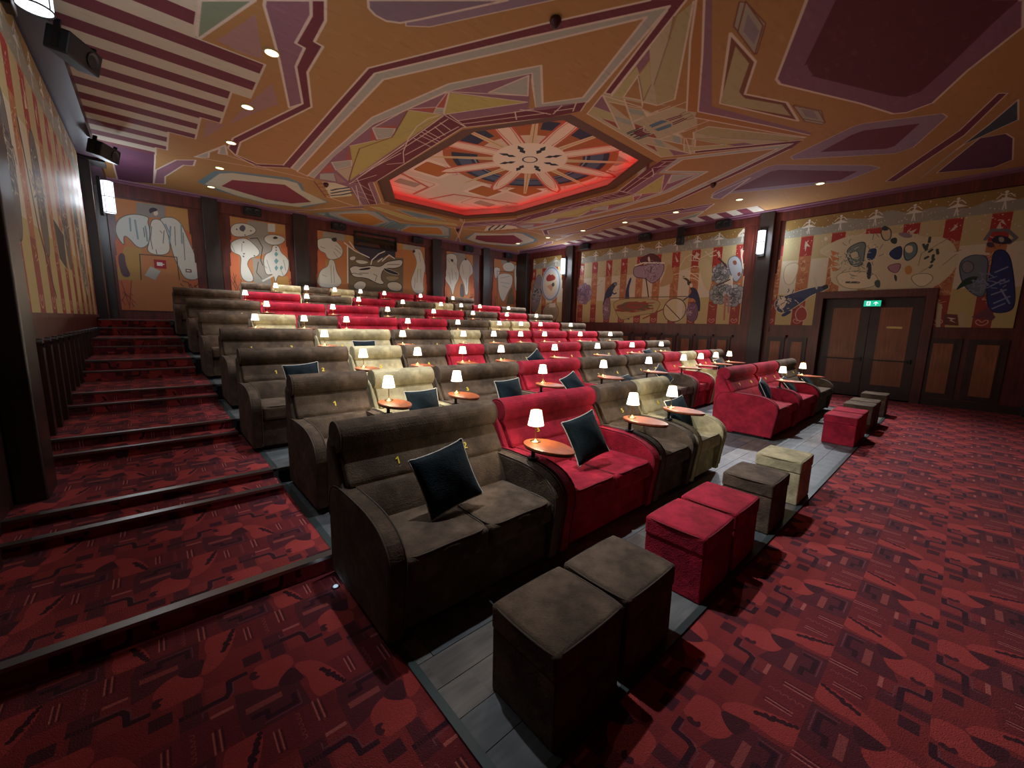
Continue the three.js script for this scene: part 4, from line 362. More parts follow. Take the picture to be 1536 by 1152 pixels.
// shared ground of the side wall murals: striped hangings under a frieze of dancers
function hangings(k, w, h, s, off = 0) {
  seed = s;
  k.rect('#c3b482', 0, 0, w, h);
  const sw = 0.355, n = Math.ceil((w - off) / sw) + 1;
  for (let i = 0; i < n; i++) {
    const x = off + i * sw;
    if (i % 2 === 0) { k.rect('#b4754a', x, 0.45, sw * 0.86, h); k.rect('#d2c9ae', x + sw * 0.86, 0.5, sw * 1.14, h - 1.0); }
  }
  for (let i = 0; i < n; i += 2) {
    const x = off + i * sw;
    k.rect('#93392f', x, h - 0.75, sw * 0.86, 0.75); k.rect('#bfb078', x + sw * 0.86, h - 0.9, sw * 1.14, 0.9); k.rect('#c0b282', x + sw * 0.86, 0.45, sw * 1.14, 0.7);
    k.rect('#a5322c', x, 0.52, sw * 0.86, 0.42 + rr(0, 0.2)); k.line('#cbb587', 0.012, [[x, 0.52], [x, h]]); k.line('#cbb587', 0.012, [[x + sw * 0.86, 0.52], [x + sw * 0.86, h]]);
    for (let q = 0; q < 3; q++) k.poly('#d3c4ae', [[x + rr(0.1, 0.5) * sw, rr(0.56, 0.8)], [x + rr(0.3, 0.8) * sw, rr(0.6, 0.9)], [x + rr(0.2, 0.7) * sw, rr(0.6, 0.95)]]);
    for (let q = 0; q < 9; q++) k.scrawl(q % 2 ? '#8c4a2e' : '#d7b98a', x + sw * 0.43, 1.1 + q * (h - 1.5) / 9, sw * 0.33, 5);
    k.blob(null, [[x + sw * 0.12, h - 0.12], [x + sw * 0.43, h - 0.03], [x + sw * 0.74, h - 0.12], [x + sw * 0.6, h - 0.2], [x + sw * 0.43, h - 0.1], [x + sw * 0.26, h - 0.2]], '#cf9a84', 0.02);
  }
  k.rect('#94763f', 0, 0, w, 0.36);
  const hill = [[0, 0.5]]; for (let x = 0; x <= w + 0.2; x += 0.22) hill.push([x, 0.22 + 0.06 * Math.sin(x * 7.3) + 0.05 * Math.sin(x * 2.1)]); hill.push([w + 0.2, 0.5]);
  k.poly('#9a9889', hill);
  for (let i = 0; i < w * 60; i++) k.dot('#dcd6bd', rr(0, w), rr(0.04, 0.85), rr(0.004, 0.014));
  for (let i = 0; i < n; i += 2) {   // dancers
    const x = off + i * sw + sw * 0.43, y = 0.08;
    k.dot('#dcd9cc', x, y, 0.03); k.line('#dcd9cc', 0.03, [[x, y], [x, y + 0.14]]); k.poly('#dcd9cc', [[x - 0.17, y + 0.19], [x, y + 0.1], [x + 0.17, y + 0.19]]); k.line('#dcd9cc', 0.018, [[x - 0.13, y + 0.12], [x - 0.06, y + 0.04], [x, y + 0.06], [x + 0.06, y + 0.04], [x + 0.13, y + 0.12]]); k.line('#dcd9cc', 0.022, [[x, y + 0.19], [x - 0.02, y + 0.36]]); k.line('#dcd9cc', 0.022, [[x, y + 0.19], [x + 0.03, y + 0.36]]);
  }
}
function flower(k, x, y, r, n, col, edge, s) {
  seed = s;
  for (let ring = 2; ring > 0; ring--) for (let i = 0; i < n; i++) { const a = i / n * 6.283 + ring * 0.3, d = r * ring * 0.36; k.dot(col[(i + ring) % col.length], x + Math.cos(a) * d, y + Math.sin(a) * d * 1.05, r * 0.36); k.ring(edge, x + Math.cos(a) * d, y + Math.sin(a) * d * 1.05, r * 0.33, 0.014); }
  k.scrawl(edge, x, y, r * 0.85, 60, 0.014);
}
function traced(k, list) { for (const [kind, col, p, line, lw] of list) { const pts = []; for (let i = 0; i < p.length; i += 2) pts.push([p[i], p[i + 1]]); if (kind === 'l') k.line(col, lw, pts); else if (kind === 'b') k.blob(col, pts, line, lw); else k.poly(col, pts, line, lw); } }
const muralBig = canvasTexture(Math.round(6.75 * MS), Math.round(3.02 * MS), (c, W, Hh) => {
  const k = painter(c), w = 6.75, h = 3.02; hangings(k, w, h, 31, 0.03);
  flower(k, 0.36, 1.8, 0.42, 9, ['#8a6c80', '#a88f98', '#9b8290'], '#5c4560', 3);
  traced(k, MURAL.A.slice(0, 13));
  seed = 4; for (let i = 0; i < 30; i++) k.blob(rnd() < 0.5 ? '#94402f' : '#6b5639', [[0, 0], [0.035, 0.015], [0.02, 0.05]].map(([a, b]) => [1.9 + rr(0, 1.9) + a, 2.14 + rr(0, 0.5) + b]));
  k.dot('#cfc498', 4.53, 2.54, 0.42); k.rect('#d6cfb6', 4.62, 2.2, 0.2, 0.7); k.ring('#4a3a2a', 4.53, 2.54, 0.42, 0.03); k.line('#4a3a2a', 0.03, [[4.2, 2.35], [4.75, 2.85]]); k.line('#8c4a32', 0.05, [[3.3, 2.85], [4.1, 2.5]]);
  flower(k, 6.02, 1.36, 0.3, 10, ['#9b9c94', '#b4b6b2', '#858b87'], '#4a4c52', 14); flower(k, 6.05, 2.02, 0.33, 9, ['#a0a59c', '#8d938c'], '#45504c', 15); flower(k, 6.48, 2.1, 0.34, 9, ['#b2b2ac', '#979a98'], '#4d4f52', 16);
  traced(k, MURAL.A.slice(13));
  seed = 17; k.scrawl('#4c3450', 3.5, 1.05, 0.38, 60); k.scrawl('#c9b6c0', 3.5, 1.05, 0.36, 30); k.scrawl('#c3b0b4', 1.55, 2.5, 0.25, 30); k.scrawl('#c3a8ae', 5.05, 2.6, 0.2, 30); for (let i = 0; i < 40; i++) k.scrawl('#7c5a34', rr(0.9, 2.6), rr(0.9, 1.7), 0.05, 1);
  finishPaint(c, W, Hh, 41);
});
const muralSeaWide = canvasTexture(Math.round(4.72 * MS), Math.round(3.02 * MS), (c, W, Hh) => {
  const k = painter(c), w = 4.72, h = 3.02; hangings(k, w, h, 51, -0.16);
  traced(k, MURAL.B); seed = 61; k.scrawl('#5c6a62', 1.9, 1.2, 0.6, 50); k.scrawl('#e2dabc', 1.8, 1.3, 0.7, 40); k.scrawl('#d9cfb0', 0.35, 2.3, 0.3, 24, 0.02); k.scrawl('#2a3550', 0.4, 2.3, 0.3, 20, 0.02); k.scrawl('#7b88a4', 4.2, 2.0, 0.3, 30, 0.02);
  finishPaint(c, W, Hh, 42);
});
const muralNarrow = canvasTexture(Math.round(2.1 * MS), Math.round(3.02 * MS), (c, W, Hh) => {
  const k = painter(c), w = 2.1, h = 3.02; hangings(k, w, h, 71, 0.05);
  seed = 72; k.blob('#8b8a8e', [[0.1, 1.4], [0.5, 0.7], [0.75, 0.9], [0.8, 1.6], [0.55, 2.4], [0.1, 2.7]], '#3d3e4a', 0.02); k.scrawl('#2c3550', 0.42, 1.7, 0.36, 40, 0.03); k.scrawl('#c9c4b4', 0.42, 1.7, 0.36, 30, 0.02);
  k.dot('#c8cdd0', 1.35, 1.25, 0.62, 0.8); k.ring('#8a97a4', 1.35, 1.25, 0.56, 0.08, 0.74); k.dot('#d8ccb0', 1.35, 1.25, 0.42, 0.58); k.blob('#9c4038', [[1.0, 0.95], [1.3, 0.75], [1.65, 0.95], [1.6, 1.1], [1.1, 1.15]]); k.dot('#d6d3c4', 1.35, 0.75, 0.1); k.poly('#c99a78', [[1.1, 1.35], [1.6, 1.2], [1.4, 1.6]]); k.dot('#4c5a52', 1.5, 1.3, 0.09);
  k.blob('#b4a88a', [[0.85, 2.4], [1.3, 2.1], [1.8, 2.2], [1.95, 2.6], [1.7, 3.0], [0.9, 3.0]], '#4c4a3c', 0.02); for (let i = 0; i < 5; i++) k.ring('#5a5a4a', 1.2, 2.7, 0.06 + i * 0.08, 0.012); for (let i = 0; i < 4; i++) k.ring('#5a5a4a', 1.65, 2.55, 0.05 + i * 0.07, 0.012); k.rect('#d8d0b8', 1.3, 2.15, 0.4, 0.2);
  finishPaint(c, W, Hh, 43);
});
const muralLeft = canvasTexture(Math.round(7.4 * MS), Math.round(3.1 * MS), (c, W, Hh) => {
  const k = painter(c), w = 7.4, h = 3.1; hangings(k, w, h, 81, 0);
  seed = 82; for (const x of [0.9, 2.3, 4.1, 5.6]) { k.blob('#6f6a64', [[x - 0.2, 1.4], [x + 0.1, 1.0], [x + 0.35, 1.3], [x + 0.3, 2.4], [x - 0.1, 2.5]], '#3a3638', 0.02); k.scrawl('#3b3440', x + 0.05, 1.7, 0.4, 60, 0.02); k.scrawl('#cbbf9e', x + 0.05, 1.7, 0.4, 40, 0.016); }
  k.blob('#8d8f86', [[0.2, 1.4], [0.7, 1.2], [1.0, 1.6], [0.8, 2.3], [0.3, 2.4]], '#34392f', 0.03); for (let i = 0; i < 16; i++) k.line('#39433a', 0.03, [[0.25 + i * 0.04, 1.4], [0.35 + i * 0.03, 2.3]]);
  k.line('#3a2a2c', 0.06, [[1.7, 1.2], [2.0, 2.2], [2.5, 2.9]]); k.poly('#4e4a48', [[3.1, 1.9], [3.9, 2.0], [3.8, 2.5], [3.2, 2.4]], '#c9bfa2'); flower(k, 5.9, 2.3, 0.45, 8, ['#8a8378', '#b0a690'], '#4d4238', 83);
  finishPaint(c, W, Hh, 44);
});
// rear wall: pale robed figures on an orange ground
function rearGround(k, w, h, s) { seed = s; k.rect('#bd7a48', 0, 0, w, h); k.rect('#c46a40', 0, 0.55, w * 0.14, h - 0.55); k.rect('#c46a40', w * 0.86, 0.5, w * 0.14, h - 0.5); for (let i = 0; i < 8; i++) k.line('#5c3a28', 0.012, [[rr(0, 0.3), h - rr(0.1, 0.9)], [rr(0, 0.3), h - rr(0.0, 0.5)]]); k.scrawl('#5b3326', w * 0.9, h * 0.75, 0.2, 14, 0.02); }
const rearPaint = (w, h, list, s) => canvasTexture(Math.round(w * MS), Math.round(h * MS), (c, W, Hh) => { const k = painter(c); rearGround(k, w, h, s); traced(k, list); finishPaint(c, W, Hh, s + 1); });
const rear1 = rearPaint(1.72, 2.95, MURAL.P1, 101), rear2 = rearPaint(1.7, 2.55, MURAL.P2, 103), rear3 = rearPaint(4.4, 2.55, MURAL.P3, 105), rear4 = rearPaint(1.6, 2.55, MURAL.P4, 107), rear5 = rearPaint(1.62, 2.55, MURAL.P5, 109);
const paintMat = (map) => new THREE.MeshStandardMaterial({ map, roughness: 0.55 });

// a flat mural panel with stepped sides: w x h, in its own plane (x right, y up), a few millimetres thick
function muralGeometry(w, h, step = 0.045, notch) {
  const s = new THREE.Shape();
  const left = [[0, 0], [0, h - 1.5], [step, h - 1.5], [step, h - 1.1], [2 * step, h - 1.1], [2 * step, h - 0.7], [3 * step, h - 0.7], [3 * step, h]];
  left.forEach(([x, y], i) => s[i ? 'lineTo' : 'moveTo'](x, y));
  [...left].reverse().forEach(([x, y]) => s.lineTo(w - x, y));
  if (notch) { const [a, b, t] = notch; s.lineTo(b, 0); s.lineTo(b, t); s.lineTo(a, t); s.lineTo(a, 0); }
  const g = new THREE.ExtrudeGeometry(s, { depth: 0.012, bevelEnabled: false });
  const p = g.attributes.position, uv = g.attributes.uv; for (let i = 0; i < p.count; i++) uv.setXY(i, p.getX(i) / w, p.getY(i) / h);
  return g;
}
// ---------------------------------------------------------------- right wall
const wallR = structure('wall_right', 'mahogany panelled side wall with striped murals and double doors', 'wall');
const onRight = (m, z0, y0, off) => { m.rotation.y = -Math.PI / 2; m.position.set(WR - off, y0, z0); return m; };   // local x runs along +z
part('wall_slab', box(WR, WR + 0.3, 0, CEIL, ZB, -2.75), M.mahogany, wallR);
part('wall_slab', box(WR, WR + 0.3, 0, CEIL, -0.72, ZF), M.mahogany, wallR);
part('wall_slab', box(WR, WR + 0.3, 2.68, CEIL, -2.75, -0.72), M.mahogany, wallR);
onRight(part('mural', muralGeometry(6.75, 3.02), paintMat(muralBig), wallR, 'mural of stooping figures and flowers over orange and cream stripes'), -11.62, 1.91, 0.022);
onRight(part('mural', muralGeometry(4.72, 3.02, 0.045, [1.09, 3.48, 0.93]), paintMat(muralSeaWide), wallR, 'mural with a blue coated figure above the double doors'), -4.02, 1.91, 0.022);
onRight(part('mural', muralGeometry(2.1, 3.02), paintMat(muralNarrow), wallR, 'narrow mural with a pale round medallion'), -14.6, 1.91, 0.022);
for (const z of [-4.35, -12.05, 1.25]) {
  part('pillar', rboxAt(WR - 0.2, WR, 0, CEIL, z - 0.2, z + 0.2, 0.02), M.pillar, wallR, 'dark wooden pillar');
  part('pillar_board', box(WR - 0.045, WR, 1.7, CEIL, z - 0.33, z - 0.2), M.mahogany, wallR); part('pillar_board', box(WR - 0.045, WR, 1.7, CEIL, z + 0.2, z + 0.33), M.mahogany, wallR);
}
part('pillar', rboxAt(WR - 0.22, WR, 0, CEIL, -15.5, -14.75, 0.02), M.pillar, wallR, 'dark wooden corner pillar');
part('mural_rail', box(WR - 0.05, WR, 1.84, 1.9, ZB, -2.93), M.mahogany, wallR); part('mural_rail', box(WR - 0.05, WR, 1.84, 1.9, -0.54, ZF), M.mahogany, wallR);
part('cornice', box(WR - 0.06, WR, 4.95, 5.22, ZB, ZF), M.mahogany, wallR); part('cornice_moulding', box(WR - 0.16, WR, 5.2, 5.28, ZB, ZF), std('#7a4a5c', 0.6), wallR); part('cornice_moulding', box(WR - 0.26, WR, 5.245, 5.28, ZB, ZF), std('#8a6275', 0.6), wallR);
part('baseboard', box(WR - 0.04, WR, 0, 0.18, -0.54, ZF), M.mahoganyDark, wallR);
function rboxAt(x0, x1, y0, y1, z0, z1, r) { const g = rbox(x1 - x0, y1 - y0, z1 - z0, r, 2); g.translate((x0 + x1) / 2, (y0 + y1) / 2, (z0 + z1) / 2); return boxUV(g); }
function wainscot(z, y0, y1, w = 0.5, iw = 0.28) {
  const fr = part('wainscot_frame', box(WR - 0.035, WR - 0.001, y0 - 0.1, y1 + 0.12, z - w / 2, z + w / 2), M.mahoganyDark, wallR);
  part('wainscot_surround', box(WR - 0.05, WR - 0.034, y0 - 0.03, y1 + 0.03, z - iw / 2 - 0.03, z + iw / 2 + 0.03), M.mahoganyDark, fr);
  part('inset_panel', box(WR - 0.056, WR - 0.049, y0, y1, z - iw / 2, z + iw / 2), M.inset, fr, 'lighter honey coloured panel');
}
const dropGeo = new THREE.ConeGeometry(0.035, 0.11, 4); dropGeo.rotateX(Math.PI);
for (let i = 0; i < 11; i++) { const z = -5.35 - i * 0.62; wainscot(z, 0.9, 1.38); const d = part('wall_drop_ornament', dropGeo, M.black, wallR); d.position.set(WR - 0.03, 1.5, z + 0.31); }
for (const z of [-3.8, -3.25]) wainscot(z, 0.45, 1.42, 0.46, 0.26);
{ const d = part('wall_drop_ornament', dropGeo, M.black, wallR); d.position.set(WR - 0.03, 1.55, -3.53); }
for (const z of [-0.3, 0.4, 1.9, 2.6, 3.3, 4.0]) wainscot(z, 0.32, 1.52, 0.6, 0.33);
// double doors
const door = structure('door_1', 'mahogany double doors with tall honey panels under the green exit sign', 'door');
part('door_frame', box(WR - 0.09, WR + 0.02, 0, 2.84, -2.93, -2.75), M.mahogany, door); part('door_frame', box(WR - 0.09, WR + 0.02, 0, 2.84, -0.72, -0.54), M.mahogany, door); part('door_frame', box(WR - 0.09, WR + 0.02, 2.66, 2.84, -2.75, -0.72), M.mahogany, door);
for (const [z0, z1, hz] of [[-2.73, -1.745, -1.82], [-1.735, -0.74, -0.85]]) {
  const leaf = part('door_leaf', box(WR + 0.2, WR + 0.25, 0.01, 2.64, z0, z1), M.mahoganyDark, door);
  part('door_panel', box(WR + 0.19, WR + 0.202, 0.35, 2.4, z0 + 0.2, z1 - 0.2), M.inset, leaf, 'tall honey coloured door panel');
  part('door_moulding', box(WR + 0.184, WR + 0.202, 2.4, 2.44, z0 + 0.16, z1 - 0.16), M.mahoganyDark, leaf); part('door_moulding', box(WR + 0.184, WR + 0.202, 0.31, 0.35, z0 + 0.16, z1 - 0.16), M.mahoganyDark, leaf);
  const handle = part('push_bar', box(WR + 0.13, WR + 0.15, 1.0, 1.03, z0 + 0.12, z1 - 0.12), M.black, leaf); part('bar_bracket', box(WR + 0.13, WR + 0.2, 0.96, 1.07, hz - 0.03, hz + 0.03), M.black, handle);
}
part('door_sign', box(WR + 0.18, WR + 0.19, 1.86, 1.91, -1.38, -1.08), M.brass, door, 'small brass plate on the door');
part('door_recess', box(WR + 0.28, WR + 0.34, 0, 2.8, -3, -0.5), M.mahogany, door);
// ---------------------------------------------------------------- rear wall
const wallB = structure('wall_back', 'back wall of mahogany bays painted with pale robed figures', 'wall');
part('wall_slab', box(WL - 0.3, WR + 0.3, 0, CEIL, ZB - 0.3, ZB), M.mahogany, wallB);
part('cornice', box(WL, WR, 4.9, 5.22, ZB, ZB + 0.06), M.mahogany, wallB); part('cornice_moulding', box(WL, WR, 5.2, 5.28, ZB, ZB + 0.16), std('#7a4a5c', 0.6), wallB); part('cornice_moulding', box(WL, WR, 5.245, 5.28, ZB, ZB + 0.26), std('#8a6275', 0.6), wallB);
for (const [x0, w, y0, h, map, label] of [[-0.62, 1.72, 1.9, 2.95, rear1, 'painting of a winged white robed figure around a flush door'], [1.93, 1.7, 2.3, 2.55, rear2, 'painting of two pierrots on an orange ground'], [4.45, 4.4, 2.3, 2.55, rear3, 'wide painting of tumbling pale animals under the projection window'], [9.74, 1.6, 2.3, 2.55, rear4, 'painting of two white robed figures'], [12.42, 1.62, 2.3, 2.55, rear5, 'painting of a white robed figure around a door']]) {
  const m = part('mural', muralGeometry(w, h, 0.03), paintMat(map), wallB, label); m.position.set(x0, y0, ZB + 0.012);
}
for (const [a, b] of [[1.33, 1.72], [3.75, 4.2], [9.06, 9.5], [11.75, 12.15]]) part('pillar', rboxAt(a, b, 0, CEIL, ZB, ZB + 0.18, 0.02), M.pillar, wallB, 'dark wooden pillar between painted bays');
part('pillar', rboxAt(-0.92, -0.68, 0, CEIL, ZB, ZB + 0.2, 0.02), M.pillar, wallB);
// projection window
const pw = structure('window_1', 'dark projection window high in the back wall', 'window');
part('window_frame', box(5.8, 7.48, 4.98, 5.04, ZB + 0.01, ZB + 0.1), M.black, pw); part('window_frame', box(5.8, 7.48, 4.5, 4.55, ZB + 0.01, ZB + 0.1), M.black, pw); part('window_frame', box(5.8, 5.85, 4.55, 4.98, ZB + 0.01, ZB + 0.1), M.black, pw); part('window_frame', box(7.43, 7.48, 4.55, 4.98, ZB + 0.01, ZB + 0.1), M.black, pw);
part('window_pane', box(5.85, 7.43, 4.55, 4.98, ZB + 0.03, ZB + 0.04), new THREE.MeshPhysicalMaterial({ color: 0x08090c, roughness: 0.06, clearcoat: 1 }), pw);
// ---------------------------------------------------------------- left wall
const wallL = structure('wall_left', 'dark panelled side wall with a striped mural above the stair aisle', 'wall');
part('wall_slab', box(WL - 0.3, WL, 0, CEIL, ZB, ZF), M.mahoganyDark, wallL);
{ const m = part('mural', muralGeometry(7.4, 3.25), paintMat(muralLeft), wallL, 'striped mural above the stair aisle'); m.rotation.y = Math.PI / 2; m.position.set(WL + 0.02, 1.76, -5.15); m.position.z = -5.15; }
part('cornice_beam', box(WL, -0.6, 5.06, CEIL, ZB, ZF), std('#3a2430', 0.35), wallL); part('mural_rail', box(WL, WL + 0.05, 1.7, 1.76, -12.6, -5.1), M.mahogany, wallL);
for (const z of [-4.9, -13.0, 0.6]) { part('pillar', rboxAt(WL, -0.74, 0, CEIL, z - 0.2, z + 0.2, 0.02), M.pillar, wallL, 'dark wooden pillar'); part('pillar_capital', box(WL, -0.5, 5.0, 5.05, z - 0.24, z + 0.24), M.black, wallL); }
part('wainscot_field', box(WL, WL + 0.02, 0, 1.7, -12.6, -5.1), M.mahogany, wallL);
for (let z = -5.4; z > -12.5; z -= 0.42) { const b = part('batten', box(WL + 0.02, WL + 0.06, 0, 1.45, z - 0.05, z + 0.05), M.mahoganyDark, wallL); part('batten_cap', (() => { const g = cyl(0.05, 0.05, 0.04, 12); g.rotateZ(Math.PI / 2); g.translate(WL + 0.04, 1.45, z); return g; })(), M.mahoganyDark, b); }
for (let z = -3.9; z < 4.5; z += 0.55) part('batten', box(WL, WL + 0.06, 0, 5.0, z - 0.06, z + 0.06), M.mahoganyDark, wallL);
// front wall behind the viewer
const wallF = structure('wall_front', 'dark front wall with the curtained screen', 'wall');
part('wall_slab', box(WL - 0.3, WR + 0.3, 0, CEIL, ZF, ZF + 0.3), M.wallDark, wallF);
// ---------------------------------------------------------------- seats
const font = await new FontLoader().loadAsync('fonts/droid/droid_sans_bold.typeface.json');
const numberGeo = new Map();
function numeral(n) {
  if (!numberGeo.has(n)) { const g = new TextGeometry(String(n), { font, size: 0.05, depth: 0.004, curveSegments: 4, bevelEnabled: false }); g.computeBoundingBox(); g.translate(-(g.boundingBox.max.x + g.boundingBox.min.x) / 2, -0.025, 0); numberGeo.set(n, g); }
  return numberGeo.get(n);
}
const SINGLE = 0.785, DOUBLE = 1.345, ARM = 0.105;
const armTop = curveProfile([[-0.1, 0.45], [-0.092, 0.58], [-0.03, 0.67], [0.08, 0.7], [0.3, 0.705], [0.52, 0.7], [0.7, 0.66], [0.8, 0.585], [0.832, 0.5], [0.82, 0.38], [0.8, 0.24], [0.785, 0.1]], 36);
const armProfile = [[-0.1, 0.055], ...armTop, [0.782, 0.055]];
const rollProfile = curveProfile([[0.088, 1.0], [0.06, 1.075], [-0.02, 1.107], [-0.1, 1.075], [-0.13, 1.0], [-0.1, 0.925], [-0.02, 0.9], [0.06, 0.925]], 28, true).slice(0, -1);
const backProfile = [[-0.06, 0.92], ...curveProfile([[0.0, 0.925], [0.045, 0.915], [0.09, 0.865], [0.132, 0.8], [0.165, 0.745], [0.17, 0.715]], 14), [0.1, 0.69], [-0.06, 0.8]];
const lumbarProfile = [[0.0, 0.74], [0.12, 0.72], ...curveProfile([[0.165, 0.718], [0.2, 0.69], [0.245, 0.62], [0.28, 0.55], [0.295, 0.48], [0.27, 0.45]], 14), [0.0, 0.44]];
const shellProfile = [[-0.135, 0.03], [-0.135, 0.94], [-0.1, 0.99], [-0.02, 0.95], [0.03, 0.87], [0.1, 0.75], [0.17, 0.64], [0.22, 0.5], [0.22, 0.03]];
const seatGeometry = new Map();
function seatShapes(W, n) {
  const key = W + '/' + n; if (seatGeometry.has(key)) return seatGeometry.get(key);
  const hw = W / 2, iw = W - 2 * ARM, cw = iw / n;
  const cushion = () => {
    const g = rbox(cw - 0.006, 0.155, 0.56, 0.035, 4), p = g.attributes.position;
    for (let i = 0; i < p.count; i++) if (p.getY(i) > 0) { const u = p.getX(i) / (cw / 2), v = p.getZ(i) / 0.28; p.setY(i, p.getY(i) + 0.022 * Math.max(0, 1 - u * u) * Math.max(0, 1 - v * v)); }
    g.computeVertexNormals(); return boxUV(g);
  };
  const ccx = cw / 2 - 0.02, ccz = 0.262;
  const pipeLoop = tube([[-ccx, 0.072, -ccz + 0.05], [-ccx, 0.072, ccz - 0.03], [-ccx + 0.03, 0.072, ccz], [0, 0.072, ccz + 0.004], [ccx - 0.03, 0.072, ccz], [ccx, 0.072, ccz - 0.03], [ccx, 0.072, -ccz + 0.05]], 0.006, 40, 5);
  const rim = (r, x) => tube(r.map(([z, y]) => [x, y, z]), 0.0055, 30, 5);
  const shapes = {
    base: sweepX([[0.0, 0.055], [0.0, 0.345], [0.73, 0.345], [0.745, 0.33], [0.745, 0.055]], -hw + ARM - 0.01, hw - ARM + 0.01, 0.008),
    shell: sweepX(shellProfile, -hw + 0.012, hw - 0.012, 0.02), roll: sweepX(rollProfile, -hw + 0.03, hw - 0.03, 0.022), back: sweepX(backProfile, -hw + 0.045, hw - 0.045, 0.012), lumbar: sweepX(lumbarProfile, -hw + ARM - 0.02, hw - ARM + 0.02, 0.012),
    arm: [sweepX(armProfile, -hw + 0.004, -hw + ARM, 0.018), sweepX(armProfile, hw - ARM, hw - 0.004, 0.018)],
    armPipe: [-hw + 0.008, -hw + ARM - 0.006, hw - ARM + 0.006, hw - 0.008].map((x) => rim(armTop.filter((_, i) => i % 2 === 0), x)),
    rollPipe: [-hw + 0.036, hw - 0.036].map((x) => tube(rollProfile.filter((_, i) => i % 2 === 0).map(([z, y]) => [x, 1 + (y - 1) * 0.96, z * 0.96]), 0.006, 28, 5, true)),
    cushion: cushion(), cushionPipe: pipeLoop, cw, foot: box(-hw + 0.05, hw - 0.05, 0, 0.058, -0.09, 0.68),
  };
  seatGeometry.set(key, shapes); return shapes;
}
function buildSeat(kind, col) {
  const n = kind === 'double' ? 2 : 1, W = n === 2 ? DOUBLE : SINGLE, s = seatShapes(W, n), m = M[col], pipe = M[col + 'Pipe'];
  const g = new THREE.Group();
  part('seat_base', s.base, m, g); part('plinth', s.foot, M.black, g); part('back_shell', s.shell, m, g);
  const roll = part('headrest_roll', s.roll, m, g); s.rollPipe.forEach((q) => part('piping', q, pipe, roll));
  part('backrest', s.back, m, g); part('lumbar_pad', s.lumbar, m, g);
  s.arm.forEach((a, i) => { const o = part('armrest', a, m, g); part('piping', s.armPipe[2 * i], pipe, o); part('piping', s.armPipe[2 * i + 1], pipe, o); });
  for (let i = 0; i < n; i++) { const c = part('seat_cushion', s.cushion, m, g); c.position.set((i - (n - 1) / 2) * s.cw, 0.435, 0.535); part('piping', s.cushionPipe, pipe, c); }
  return g;
}
const ORD = ['first', 'second', 'third', 'fourth', 'fifth', 'sixth', 'seventh', 'eighth', 'ninth', 'tenth'];
const ROWNAME = ['front', 'second', 'third', 'fourth', 'fifth', 'sixth', 'seventh', 'rear'];
const NAME = { brown: 'taupe brown', red: 'crimson red', cream: 'cream' };
// upper case: seat for two; lower case: seat for one. b brown, r red, c cream. Given left edge, then the boundaries between neighbours
const ROWS = [
  [[0.77, 'B', 2.135, 'R', 3.5, 'b', 4.305, 'c', 5.11], [7.1, 'R', 8.465, 'R', 9.83, 'B', 11.195]],
  [[0.88, 'b', 1.68, 'c', 2.48, 'B', 3.86, 'R', 5.23, 'B', 6.595, 'B', 7.945, 'r', 8.74, 'c', 9.53, 'r', 10.325, 'b', 11.13]],
  [[0.69, 'B', 2.06, 'c', 2.865, 'b', 3.665, 'r', 4.47, 'B', 5.845, 'R', 7.23, 'B', 8.61, 'R', 10.02, 'B', 11.39]],
  [[0.69, 'B', 2.06, 'C', 3.43, 'B', 4.79, 'c', 5.6, 'b', 6.41, 'r', 7.22, 'R', 8.61, 'R', 10.0, 'B', 11.37]],
  [[0.57, 'b', 1.37, 'c', 2.18, 'b', 2.98, 'R', 4.36, 'R', 5.73, 'B', 7.09, 'c', 7.9, 'c', 8.7, 'R', 10.1, 'B', 11.47]],
  [[0.49, 'B', 1.86, 'R', 3.235, 'R', 4.61, 'B', 5.985, 'R', 7.36, 'B', 8.74, 'R', 10.115, 'B', 11.49]],
  [[0.35, 'B', 1.72, 'R', 3.095, 'B', 4.47, 'R', 5.84, 'B', 7.21, 'c', 8.02, 'b', 8.83, 'R', 10.2, 'B', 11.57]],
  [[1.9, 'b', 2.71, 'c', 3.525, 'b', 4.34, 'c', 5.15, 'b', 5.965, 'R', 7.34, 'R', 8.73, 'B', 10.11]],
];
const proto = new Map(), tableSpots = [], seatAt = {};
ROWS.forEach((blocks, r) => {
  let n = 0, no = 1;
  blocks.forEach((list, b) => {
    for (let i = 1; i < list.length; i += 2) {
      const ch = list[i], two = ch === ch.toUpperCase(), col = { b: 'brown', r: 'red', c: 'cream' }[ch.toLowerCase()], x = (list[i - 1] + list[i + 1]) / 2, key = col + two;
      if (!proto.has(key)) proto.set(key, buildSeat(two ? 'double' : 'single', col));
      const g = proto.get(key).clone(); g.name = numbered(two ? 'love_seat' : 'armchair'); g.position.set(x, H[r], rowZ(r));
      const where = r === 0 && b === 1 ? `${ORD[n]} seat from the stair aisle, front row beyond the gap` : `${ORD[n]} seat from the stair aisle in the ${ROWNAME[r]} row`;
      g.userData = { label: `${NAME[col]} velvet ${two ? 'love seat' : 'armchair'}, ${where}`, category: two ? 'sofa' : 'armchair', group: 'velvet cinema seats in stepped rows' };
      scene.add(g); seatAt[r + ':' + n] = { x, two, col };
      for (let k = 0; k < (two ? 2 : 1); k++) { const m = part('seat_number', numeral(no++), M.number, g, 'yellow embroidered seat number'); m.position.set(two ? (k - 0.5) * 0.56 : 0, 0.81, 0.1275); m.rotation.x = -0.57; }
      if (i + 2 < list.length) tableSpots.push([r, list[i + 1], n, b]);
      n++;
    }
    if (r === 0) no += 2;
  });
});
